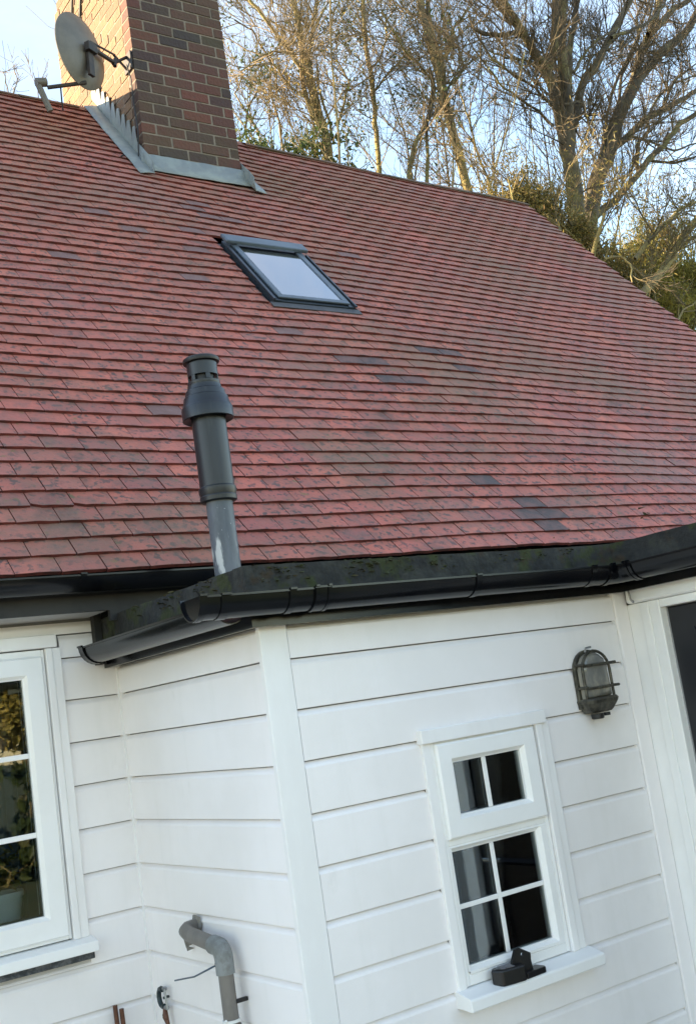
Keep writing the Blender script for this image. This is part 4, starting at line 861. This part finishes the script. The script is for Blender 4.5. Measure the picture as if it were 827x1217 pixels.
# ================================================================ WALL LAMP
LX, LZ = 2.980, -.06
lamp = thing('bulkhead_lamp', 'tarnished bronze bulkhead lamp with caged ribbed glass on the white wall beside the door', 'wall lamp', (LX, S, LZ))
def arch(w, z0, z1, n=14):
    """outline of a round-topped shape, half width w from z0 to z1, in (x,z)"""
    P = [(-w, z0)]; c = z1 - w
    for k in range(n + 1):
        t = math.pi - math.pi * k / n; P.append((w * math.cos(t), c + w * math.sin(t)))
    P.append((w, z0)); return P
mb = MB(); mb.prism([(LX + a, b) for a, b in arch(.076, -.146, .058)], 'y', S - .016, S - .001); mb.build('back_plate', M_bronze, lamp, bevel=.003)
mb = MB(); rings = []
for (dy, sc) in ((0, 1), (.016, .99), (.025, .94), (.031, .75), (.033, .4)):
    c0 = -.02; pts = arch(.064, -.112, .046)
    rings.append([(LX + a * sc, S - .016 - dy - (.0016 * (-1) ** i), c0 + (b - c0) * sc) for i, (a, b) in enumerate(pts)])
n = len(rings[0]); vs = [p for r_ in rings for p in r_]; fs = [(i * n + k, i * n + (k + 1) % n, (i + 1) * n + (k + 1) % n, (i + 1) * n + k) for i in range(len(rings) - 1) for k in range(n)] + [tuple(range((len(rings) - 1) * n, len(rings) * n))]
mb.add(vs, fs); mb.build('glass', M_ribglass, lamp, smooth=50)
yF2 = S - .056
mb = MB(); P = arch(.068, -.122, .050); mb.tube([(LX + a, yF2 + .012 if 0 < i < len(P) - 1 else yF2 + .012, b) for i, (a, b) in enumerate(P)], .0052, 8); mb.build('cage_hoop', M_bronze, lamp, smooth=50)
for z in (.002, -.078):
    mb = MB(); mb.tube([(LX - .072, S - .016, z + .004), (LX - .072, S - .06, z + .004), (LX - .066, yF2, z), (LX + .066, yF2, z), (LX + .082, S - .062, z), (LX + .082, S - .014, z)], .0048, 8); mb.build('cage_bar', M_bronze, lamp, smooth=50)
mb = MB()
sec = [(.074, -.112, .066), (.079, -.120, .072), (.075, -.130, .070), (.060, -.154, .056), (.052, -.162, .05), (.046, -.164, .04)]
vs = []
for (w, z, dp) in sec:
    vs += [(LX - w, S - .002, z), (LX - w, S - dp * .75, z), (LX - w * .7, S - dp, z), (LX + w * .7, S - dp, z), (LX + w, S - dp * .75, z), (LX + w, S - .002, z)]
n = 6; mb.add(vs, [(i * n + k, i * n + (k + 1) % n, (i + 1) * n + (k + 1) % n, (i + 1) * n + k) for i in range(len(sec) - 1) for k in range(n)] + [tuple(range(n))[::-1], tuple(range((len(sec) - 1) * n, len(sec) * n))])
mb.build('base_shade', M_bronze, lamp)
mb = MB(); mb.lathe([(.018, -.185), (.022, -.182), (.022, -.167)], (LX - .028, S - .04, 0), 14); mb.lathe([(.012, -.178), (.012, -.167)], (LX + .02, S - .04, 0), 12); mb.build('base_screw', M_flue_dark, lamp, smooth=40)
mb = MB(); mb.tube([(LX - .055, S - .06, .050), (LX - .06, S - .07, .062), (LX - .035, S - .07, .064)], .004, 6); mb.build('hoop_clip', M_steel, lamp)

# ================================================================ GADGET ON THE SILL
gd = thing('sill_gadget', 'small black plastic gadget with a grille and upright holed bracket lying on the window sill', 'gadget', (2.40, S - .05, -.916))
def place(mb, o, rz, rx=0):
    R = 1.15 * Matrix.Rotation(rz, 3, 'Z') @ Matrix.Rotation(rx, 3, 'Y'); mb.v = [tuple(R @ Vector(p) + Vector(o)) for p in mb.v]; return mb
mb = MB(); mb.prism([(-.054, .002), (-.036, -.025), (.040, -.025), (.044, .002), (.038, .025), (-.036, .025)], 'z', 0, .042); place(mb, (2.365, S - .044, -.9165), -.15).build('body', M_rubber, gd, bevel=.006)
mb = MB(); mb.prism([(-.045, .001), (-.032, -.018), (.004, -.018), (.008, .018), (-.030, .018)], 'z', .0422, .0445); place(mb, (2.372, S - .046, -.9165), -.15).build('grille', M_gadget_grey, gd, bevel=.0008)
mb = MB(); mb.prism([(-.028, -.024), (.045, -.024), (.052, -.012), (.050, .020), (-.028, .022)], 'z', 0, .016); place(mb, (2.445, S - .042, -.9165), .05).build('foot', M_rubber, gd, bevel=.003)
mb = MB()                                            # upright plate with a hole
out = [(-.032, 0), (.042, 0), (.038, .036), (.040, .054), (.006, .074), (-.010, .072), (-.024, .044)]
hc = (.012, .056); hr = .0048; nh = 14
O = []
for k in range(nh):
    t = 2 * math.pi * k / nh; O.append((hc[0] + hr * math.cos(t), hc[1] + hr * math.sin(t)))
def ray_out(c, t):
    d = (math.cos(t), math.sin(t)); best = 1e9
    for i in range(len(out)):
        (x1, y1), (x2, y2) = out[i], out[(i + 1) % len(out)]
        den = d[0] * (y2 - y1) - d[1] * (x2 - x1)
        if abs(den) < 1e-12: continue
        s = ((x1 - c[0]) * (y2 - y1) - (y1 - c[1]) * (x2 - x1)) / den; u = ((x1 - c[0]) * d[1] - (y1 - c[1]) * d[0]) / den
        if s > 0 and -1e-9 <= u <= 1 + 1e-9: best = min(best, s)
    return (c[0] + d[0] * best, c[1] + d[1] * best)
angs = sorted(set([2 * math.pi * k / nh for k in range(nh)] + [math.atan2(p[1] - hc[1], p[0] - hc[0]) % (2 * math.pi) for p in out]))
vs = []
for t in angs:
    o_ = ray_out(hc, t); i_ = (hc[0] + hr * math.cos(t), hc[1] + hr * math.sin(t))
    for q in (o_, i_):
        for y in (-.004, .004): vs.append((q[0], y, q[1]))
n = len(angs); fs = []
for k in range(n):
    a = 4 * k; b = 4 * ((k + 1) % n); fs += [(a, b, b + 2, a + 2), (a + 1, a + 3, b + 3, b + 1), (a, a + 1, b + 1, b), (a + 2, b + 2, b + 3, a + 3)]
mb.add(vs, fs); place(mb, (2.415, S - .040, -.912), -.10).build('bracket_plate', M_rubber, gd)

# ================================================================ WASTE PIPE
wp = thing('waste_pipe', 'grey-brown plastic waste pipe leaving the bay side wall and turning down through an elbow', 'pipe', (1.628, 3.30, GROUND))
PX = 1.624; pr = .0235
mb = MB(); mb.tube([(PX + .05, 3.500, -.620), (PX + .012, 3.497, -.622), (PX - .002, 3.482, -.625), (PX - .008, 3.45, -.630), (PX - .008, 3.28, -.648)], pr, 16); mb.build('upper_pipe', M_waste, wp, smooth=50)
el = []
for k in range(7):
    t = math.pi / 2 * k / 6; el.append((PX - .008, 3.262 - .035 * math.sin(t), -.685 + .035 * math.cos(t)))
mb = MB(); mb.tube([(PX - .008, 3.285, -.648)] + el + [(PX - .008, 3.227, -.728)], pr + .0055, 16); mb.build('elbow', M_elbow, wp, smooth=50)
mb = MB(); mb.tube([(PX - .008, 3.227, -.715), (PX - .005, 3.229, -1.2), (PX, 3.23, GROUND + .04)], pr, 16); mb.build('downpipe', M_waste, wp, smooth=50)
mb = MB(); mb.tube([(PX - .008, 3.227, -.858), (PX - .008, 3.227, -.866)], pr + .004, 16); mb.tube([(PX - .03, 3.217, -.86), (PX - .036, 3.207, -.854)], .004, 6); mb.build('tape_wrap', M_strap, wp, smooth=50)
mb = MB(); mb.tube([(PX - .006, 3.227, -.874), (PX - .006, 3.227, -.95)], pr + .004, 16); mb.build('coupling', M_waste, wp, smooth=50)
for z in (-.81, -1.15):
    mb = MB(); mb.box(PX + .005, XC - .001, 3.207, 3.219, z - .006, z + .006); mb.build('wall_clip', M_flue_dark, wp, bevel=.002)
mb = MB(); vs = [(XC - .001, 3.495, -.625)]; n = 22
for k in range(n):
    t = 2 * math.pi * k / n; r_ = .036 + .012 * noise.noise(Vector((math.cos(t) * 2, math.sin(t) * 2, 1))); vs.append((XC - .002, 3.495 + r_ * math.cos(t), -.622 + r_ * math.sin(t)))
vs.append((XC - .014, 3.495, -.625)); mb.add(vs, [(1 + k, 1 + (k + 1) % n, n + 1) for k in range(n)]); mb.build('filler_patch', M_filler, wp)
mb = MB(); mb.tube([(PX - .034, 3.24, -.700), (PX - .045, 3.29, -.718), (PX - .03, 3.40, -.750), (PX - .015, 3.58, -.785)], .0028, 6); mb.tube([(PX - .034, 3.235, -.695), (PX - .02, 3.25, -.683)], .003, 6); mb.build('cable_tie', M_cable, wp, smooth=50)
mb = MB()
for (y, z, s) in ((3.55, -.67, .016), (3.54, -.685, .012), (3.52, -.664, .012)):
    mb.add([(XC - .005, y - s, z - s * .6), (XC - .02, y + s, z - s * .3), (XC - .03, y, z + s * .5), (XC - .004, y + s, z + s), (XC - .03, y - s * .6, z - s)], [(0, 1, 2), (1, 3, 2), (0, 2, 4), (0, 4, 1), (1, 4, 2)])
mb.build('filler_crumb', M_filler, wp)
for o_ in wp.children: o_.data.transform(Matrix.Translation((0, 0, -.020)))
# C-shaped clamp with a tag near the inner corner
tp = thing('outside_tap_clamp', 'dark C-shaped metal clamp with rusty spout left of the waste pipe', 'tap', (1.60, 3.66, -.86))
mb = MB(); C = []
cx_, cz_ = 3.675, -.872
for k in range(9):
    t = math.radians(60 + 240 * k / 8); C.append((1.605, cx_ - .024 * math.cos(t) * 1.0, cz_ + .030 * math.sin(t)))
mb.tube(C, .0085, 8); mb.build('clamp_body', M_tapdark, tp, smooth=50)
mb = MB(); mb.tube([(1.605, 3.650, -.836), (1.605, 3.640, -.905)], .0035, 6); mb.tube([(1.605, 3.648, -.843), (1.607, 3.652, -.838)], .009, 8); mb.tube([(1.605, 3.655, -.902), (1.607, 3.642, -.902)], .008, 8); mb.build('clamp_screw', M_steel, tp, smooth=50)
mb = MB(); mb.tube([(1.605, 3.660, -.903), (1.60, 3.652, -.930), (1.602, 3.640, -.958), (1.61, 3.632, -1.05)], [.007, .011, .006, .005], 8); mb.tube([(1.60, 3.665, -.925), (1.60, 3.640, -.938)], .006, 6); mb.build('spout', M_copper, tp, smooth=50)
mb = MB(); mb.tube([(1.605, 3.662, -.872), (1.625, 3.665, -.872)], .005, 6); mb.build('wall_fixing', M_tapdark, tp)
for o_ in list(tp.children):
    o_.data.transform(Matrix.Translation((.044, .115, -.022)))
cp = thing('copper_pipes', 'pair of tarnished brown copper pipe ends standing up against the main wall', 'pipe', (1.52, 3.88, GROUND))
mb = MB(); mb.tube([(1.516, 3.882, -.896), (1.532, 3.882, GROUND + .03)], .0085, 8); mb.build('pipe', M_copper, cp, smooth=50)
mb = MB(); mb.tube([(1.536, 3.878, -.912), (1.548, 3.878, GROUND + .03)], .0085, 8); mb.build('pipe', M_copper, cp, smooth=50)

# ================================================================ SATELLITE DISH
dc = Vector((2.945, 6.36, 4.505))
dn = Vector((-.47, .88, .03)).normalized()                # looks towards the southern sky, we see its back
dish = thing('satellite_dish', 'weathered grey satellite dish on an arm bracketed to the sunlit side of the chimney', 'satellite dish', tuple(dc))
du = Vector((0, 0, 1)); du = (du - dn * du.dot(dn)).normalized(); dr = du.cross(dn).normalized()
mb = MB(); rings = 7; seg = 40; vs = []; HA, HB = .262, .245
for side_ in (0, 1):
    for i in range(rings + 1):
        r_ = i / rings
        for k in range(seg):
            t = 2 * math.pi * k / seg
            p = dc + dr * (HB * r_ * math.cos(t)) + du * (HA * r_ * math.sin(t)) + dn * (.055 * (r_ * r_ - 1) + (.006 if side_ else 0) + (.0 if i < rings else .004)); vs.append(tuple(p))
fs = []; o2 = (rings + 1) * seg
for i in range(rings):
    for k in range(seg):
        k2 = (k + 1) % seg; a = i * seg
        fs.append((a + k, a + seg + k, a + seg + k2, a + k2)); fs.append((o2 + a + k, o2 + a + k2, o2 + a + seg + k2, o2 + a + seg + k))
for k in range(seg):
    k2 = (k + 1) % seg; a = rings * seg; fs.append((a + k, o2 + a + k, o2 + a + k2, a + k2))
mb.add(vs, fs); mb.build('reflector', M_dish, dish, smooth=60)
def dp(a, b, c): return dc + dr * a + du * b + dn * c
def obox(mb, c, ax, ay, az):
    vs = [tuple(c + ax * i + ay * j + az * k) for i in (-1, 1) for j in (-1, 1) for k in (-1, 1)]
    mb.add(vs, [(0, 1, 3, 2), (4, 6, 7, 5), (0, 4, 5, 1), (2, 3, 7, 6), (0, 2, 6, 4), (1, 5, 7, 3)])
mb = MB(); obox(mb, dp(0.0, -.10, -.070), dr * .026, du * .105, dn * .012); obox(mb, dp(0, -.01, -.085), dr * .045, du * .03, dn * .02); mb.build('rear_bracket', M_dishmetal, dish, bevel=.003)
mnt = Vector((3.29, 6.42, 4.545))
mb = MB(); mb.tube([dp(.01, -.01, -.09), mnt + Vector((-.09, -.01, -.035))], .015, 8); mb.tube([dp(.01, .03, -.09), mnt + Vector((-.07, -.0, .03))], .008, 6); mb.build('mounting_arm', M_dishmetal, dish, smooth=40)
mb = MB(); mb.box(mnt.x + .020, mnt.x + .032, mnt.y - .05, mnt.y + .06, mnt.z - .07, mnt.z + .06); mb.tube([mnt + Vector((-.10, -.01, -.05)), mnt + Vector((.02, .01, .04))], .011, 8); mb.tube([mnt + Vector((-.08, 0, .03)), mnt + Vector((.02, .02, -.05))], .009, 8)
mb.tube([mnt + Vector((-.09, -.02, -.07)), mnt + Vector((-.07, 0, .0))], .014, 8); mb.build('wall_bracket', M_dishmetal, dish)
lnb = Vector((2.70, 6.40, 4.21))
bt = dp(0, -.235, -.02)
mb = MB(); mb.tube([bt, lnb], .014, 8); mb.build('feed_arm', M_dishmetal, dish, smooth=40)
mb = MB(); mb.tube([lnb + Vector((-.01, 0, .035)), lnb + Vector((-.075, 0, .02))], .03, 12); mb.tube([lnb + Vector((-.06, 0, .0)), lnb + Vector((.0, .0, -.17))], .020, 10); mb.build('receiver', M_dish, dish, smooth=50)
mb = MB(); mb.tube([lnb + Vector((.09, .0, .03)), lnb + Vector((.10, .03, -.06)), lnb + Vector((.115, .06, -.11))], .005, 6)
a_ = mnt + Vector((0, -.02, -.04)); mb.tube([a_, a_ + Vector((.01, -.02, -.12)), (CX0 - .012, CYF + .05, 4.28), (CX0 - .02, CYF + .02, 4.0), (CX0 - .03, CYF + .04, 3.82), (CX0 - .10, CYF + .10, 3.86), (CX0 - .16, CYF + .04, 3.80)], .005, 6); mb.build('aerial_cable', M_sky_cable, dish, smooth=50)
mb = MB()
for (y, dz) in ((7.30, 0), (7.12, .0)):
    mb.tube([(CX0 - .012, y, 5.28), (CX0 - .012, y - .12, 5.6), (CX0 - .012, y - .34, 6.3)], .009, 6)  # two thin dark strips up the left face of the chimney
tag(mb.build('dark_strips', M_sky_cable), 'pair of dark strips running up the sunlit side of the chimney', 'strip')

# ================================================================ TREES
UP = Vector((0, 0, 1))
def grow(mb, p, d, L, r, lvl, rn, maxl, leaves=None, upb=.35):
    nseg = 4 if lvl == 0 else 3
    pts = [p]; dirs = []; q = p.copy(); dd = d.copy()
    for i in range(nseg):
        dd = (dd + Vector((rn.gauss(0, .13), rn.gauss(0, .13), rn.gauss(0, .11) + upb * .16))).normalized()
        q = q + dd * (L / nseg); pts.append(q.copy()); dirs.append(dd.copy())
    rad = [max(.0048 if lvl < 2 else .0038, r * (1 - .65 * i / nseg)) for i in range(nseg + 1)]
    mb.tube(pts, rad, 3 if lvl else 4, caps=False)
    if leaves is not None and lvl >= maxl - 1:
        for i in range(1, nseg + 1): leaves.append(pts[i])
    if lvl < maxl:
        nch = rn.randint(6, 8) if lvl == 0 else rn.randint(3, 5)
        for c in range(nch):
            t = rn.uniform(.25, 1.0); k = min(nseg - 1, int(t * nseg)); b = pts[k].lerp(pts[k + 1], t * nseg - k)
            side = Vector((rn.gauss(0, 1), rn.gauss(0, 1), rn.gauss(0, .8) + upb)).normalized()
            nd = (dirs[k] * .95 + side * .62).normalized()
            grow(mb, b, nd, L * rn.uniform(.45, .8), r * .55, lvl + 1, rn, maxl, leaves, upb)
def leafcloud(mb, pts, n, spread, size, rn, asp=.45, up=0):
    for _ in range(n):
        c = pts[rn.randrange(len(pts))] + Vector((rn.gauss(0, spread), rn.gauss(0, spread), rn.gauss(0, spread)))
        a = Vector((rn.gauss(0, 1), rn.gauss(0, 1), rn.gauss(0, 1) + up)).normalized(); s = size * rn.uniform(.6, 1.3)
        b = a.cross(Vector((rn.gauss(0, 1), rn.gauss(0, 1), rn.gauss(0, 1)))).normalized() * s * asp; a = a * s
        mb.r = rn.random(); n_ = a.cross(b).normalized() * s * .18
        mb.add([tuple(c - a), tuple(c + b + n_), tuple(c + a), tuple(c - b + n_)], [(0, 1, 2), (0, 2, 3)])
def tree(key, label, name, bark, twigm, step, L, r, maxl, seed, nleaf=0, leafm=None, leafsize=.06, spread=.12, upb=.35, asp=.45, leafname='leaves', group=None):
    keep = lambda p: noise.noise(p * 1.3 + Vector((seed * 3.1, 0, 0))) > .05
    limbs = LIMBS[key]; rn = random.Random(seed); b0 = limbs[0][0][0]
    t = thing(name, label, 'tree', (b0[0], b0[1], GROUND), group)
    tr = MB(); RS = .78 if key in 'AB' else .62
    for i, (P, R) in enumerate(limbs):
        P = [Vector(p) for p in P]; R = [q * RS for q in R]
        if i == 0:
            d = (P[0] - P[1]).normalized(); P = [Vector((P[0].x + d.x * .2, P[0].y, GROUND - .1)), Vector((P[0].x + d.x * .1, P[0].y, (P[0].z + GROUND) / 2))] + P; R = [R[0] * 1.35, R[0] * 1.15] + R
        # subdivide with slight wobble
        PP = []; RR = []
        for k in range(len(P) - 1):
            for s in range(3):
                u = s / 3; w = noise.noise_vector(Vector((P[k].x * 2 + s, P[k].z * 2 + i, 0))) * .04 if s else Vector((0, 0, 0))
                PP.append(P[k].lerp(P[k + 1], u) + w); RR.append(R[k] + (R[k + 1] - R[k]) * u)
        PP.append(P[-1]); RR.append(R[-1]); tr.tube(PP, RR, 8 if RR[0] > .05 else 6, caps=False)
    tr.build('trunk', bark, t, smooth=60)
    tw = MB(); lp = []
    for i, (P, R) in enumerate(limbs):
        P = [Vector(p) for p in P]
        for k in range(len(P) - 1):
            seg = P[k + 1] - P[k]; n = max(1, int(seg.length / step + rn.random()))
            for s in range(n):
                u = rn.random(); q = P[k] + seg * u; d = seg.normalized()
                side = Vector((rn.gauss(0, 1), rn.gauss(0, .8), rn.gauss(0, .8) + upb)).normalized()
                grow(tw, q, (d * .75 + side).normalized(), L * rn.uniform(.5, 1.3), min(r, R[k] * .45), 0, rn, maxl, lp, upb)
    tw.build('crown', twigm, t)
    if nleaf:
        lp = [p for p in lp if keep(p)] or lp; lf = MB(); leafcloud(lf, lp, nleaf, spread, leafsize, rn, asp); o = lf.build(leafname, leafm, t, rnd=True)
    return t, len(tw.f)
st = 0
for a in [
    ('A', 'large bare multi-stemmed tree rising behind the roof right of the ridge end', 'bare_tree', M_bark2, M_twig3, .31, 1.1, .018, 2, 1),
    ('B', 'bare tree with stems fanning out to the right, directly right of the large bare tree', 'bare_tree', M_bark2, M_twig3, .36, 1.0, .017, 2, 2),
    ('C', 'bare leaning lichen-covered tree left of the large multi-stemmed tree', 'bare_tree', M_bark, M_twig2, .25, 1.3, .015, 2, 3),
]:
    t, n = tree(*a); st += n
t, n = tree('D', 'slender upright tree with scattered green leaves behind the middle of the ridge', 'leafy_tree', M_bark, M_twig2, .28, 1.2, .013, 2, 4, 3200, M_ivy, .040, .22); st += n
t, n = tree('E', 'small curved two-stemmed tree between the slender leafy tree and the leaning one', 'leafy_tree', M_bark2, M_twig2, .32, 1.0, .012, 2, 5, 500, M_ivy, .045, .2); st += n
t, n = tree('F', 'forked lichen-yellow tree nearest the right side of the chimney', 'bare_tree', M_bark, M_twig2, .28, 1.2, .014, 2, 6, 700, M_olive, .04, .2); st += n
t, n = tree('G', 'thin pale sapling clump close beside the chimney', 'sapling', M_twig2, M_twig2, .30, 1.1, .010, 2, 7, 1300, M_ivy, .045, .18); st += n
t, n = tree('H', 'thick leaning olive-barked tree at the far right above the roof verge', 'leaning_tree', M_bark, M_twig, .34, .8, .014, 2, 8, 3000, M_olive, .045, .2, asp=.25); st += n
t, n = tree('S', 'distant bare treetop just showing over the ridge left of the chimney', 'distant_tree', M_twig, M_twig2, .25, .55, .010, 1, 9); st += n
print('twig faces', st)
rs_ = random.Random(77)
for i, (sx_, sy_, top_) in enumerate([(8.4, 16.5, 14.5), (10.3, 17.5, 15), (11.6, 15.5, 13.5), (12.9, 17.8, 15.5), (13.6, 15.8, 13.5), (14.6, 17.0, 15), (15.6, 16.4, 14), (16.8, 18.0, 15), (18.6, 17.0, 14), (20.2, 17.5, 14), (9.3, 15.6, 12.5), (17.6, 15.6, 12.5)]):
    t = thing('thin_sapling', 'thin bare sapling in the thicket of fine branches behind the ridge', 'tree', (sx_, sy_, GROUND), 'thin saplings behind the roof')
    tr = MB(); tw = MB()
    for q in range(3):
        p = Vector((sx_ + rs_.gauss(0, .15), sy_, GROUND)); d = Vector((rs_.gauss(0, .12), rs_.gauss(0, .08), 1)).normalized(); P = [p]
        hgt = top_ - GROUND - rs_.uniform(0, 3); n = 12
        for k in range(n):
            d = (d + Vector((rs_.gauss(0, .05), rs_.gauss(0, .04), .02))).normalized(); P.append(P[-1] + d * hgt / n)
        R = [.045 * (1 - .85 * k / n) + .004 for k in range(n + 1)]; tr.tube(P, R, 5, caps=False)
        for k in range(4, n):
            for _ in range(3):
                u = rs_.random(); b_ = P[k].lerp(P[k + 1], u); sd_ = Vector((rs_.gauss(0, 1), rs_.gauss(0, .7), .4 + rs_.random() * .8)).normalized()
                grow(tw, b_, (d * .7 + sd_).normalized(), rs_.uniform(.9, 1.9), .010, 1, rs_, 2, None, .5)
    tr.build('trunk', M_bark2 if i % 2 else M_bark, t); tw.build('crown', (M_twig3, M_twig2, M_twig)[i % 3], t)
def shrub(name, label, blobs, n, mat_, size, seed, asp=.2, nst=60):
    """blobs: (centre, radii); many small leaves gathered in clumps over a skeleton of stems"""
    rn = random.Random(seed); c0 = Vector(blobs[0][0]); t = thing(name, label, 'shrub', (c0.x, c0.y, GROUND))
    st_ = MB(); pts = []; tot = sum(b[1][0] * b[1][2] for b in blobs)
    for (c, R) in blobs:
        c = Vector(c); k = int(nst * R[0] * R[2] / tot) + 3
        for _ in range(k):
            u = Vector((rn.gauss(0, 1), rn.gauss(0, 1), rn.gauss(0, 1))).normalized() * rn.uniform(.55, 1.0) ; e = Vector((c.x + u.x * R[0], c.y + u.y * R[1], c.z + u.z * R[2]))
            b = Vector((c.x + rn.gauss(0, R[0] * .2), c.y + rn.gauss(0, .2), c.z - R[2] * .9)); mid = b.lerp(e, .5) + Vector((rn.gauss(0, .15), rn.gauss(0, .15), .1))
            st_.tube([b, mid, e], [.022, .014, .005], 4, caps=False)
            for s in range(9): pts.append(b.lerp(e, .35 + .65 * rn.random()) + Vector((rn.gauss(0, .12), rn.gauss(0, .12), rn.gauss(0, .12))))
    b0 = Vector((c0.x, c0.y, GROUND)); st_.tube([b0, c0], [.09, .05], 6); st_.build('stems', M_bark, t)
    pts = [p for p in pts if noise.noise(p * 2.2 + Vector((seed, 0, 0))) > -.08] or pts
    lf = MB(); leafcloud(lf, pts, n, .075, size, rn, asp, .5); lf.build('foliage', mat_, t, rnd=True)
def wp_(px, py, Y):
    return None
shrub('ivy_clad_bush', 'olive-brown ivy bush behind the end of the ridge at the foot of the large tree', [((13.1, 12.3, 7.75), (.75, .6, .75)), ((13.9, 12.3, 7.5), (.8, .6, .8)), ((14.5, 12.3, 6.9), (.8, .6, .8)), ((15.1, 12.3, 6.4), (.8, .6, .8))], 30000, M_olive, .045, 21, .22, 330)
shrub('golden_evergreen', 'golden-green evergreen shrub beyond the verge in the right-hand corner', [((17.6, 13.1, 7.7), (1.0, .7, .9)), ((16.4, 12.9, 7.0), (.75, .6, .8)), ((17.1, 12.8, 6.4), (1.1, .7, .9)), ((15.8, 12.8, 6.1), (.7, .6, .7)), ((18.1, 12.8, 7.1), (.8, .7, 1.0))], 42000, M_golden, .058, 22, .13, 520)
shrub('brown_thicket', 'brown twiggy thicket beyond the verge between the large tree and the golden shrub', [((15.2, 13.2, 7.0), (.9, .5, .9)), ((16.0, 13.2, 6.6), (.8, .5, .8))], 5000, M_golden, .035, 27, .2, 420)
shrub('dark_holly', 'dark green leafy holly behind the ridge between the chimney and the slender tree', [((10.6, 16.0, 9.9), (1.1, .8, .9)), ((12.2, 16.0, 10.1), (1.2, .8, .9))], 5000, M_ivy, .055, 23, .5, 70)
# garden trees behind the viewer: they show as reflections in the window glass
shrub('garden_shrub', 'sunlit golden garden shrub facing the left window, seen in its reflection', [((6.0, -10.2, 1.3), (2.0, 1.0, 1.4)), ((4.6, -10.5, 2.0), (2.2, 1.5, 1.8)), ((7.6, -11.0, 2.2), (2.0, 1.4, 2.0))], 22000, M_golden, .09, 24, .4, 120)
shrub('garden_hedge', 'dark garden hedge across the lawn behind the viewer', [((4.8, -8.2, -1.0), (3.2, 1.0, 1.15)), ((9.2, -8.4, -.9), (3.0, 1.0, 1.2)), ((13.5, -9, -.4), (3.0, 1.2, 1.6))], 14000, M_ivy, .10, 25, .5, 160)
print('built in %.1fs, objects %d' % (time.time() - T0, len(bpy.data.objects)))
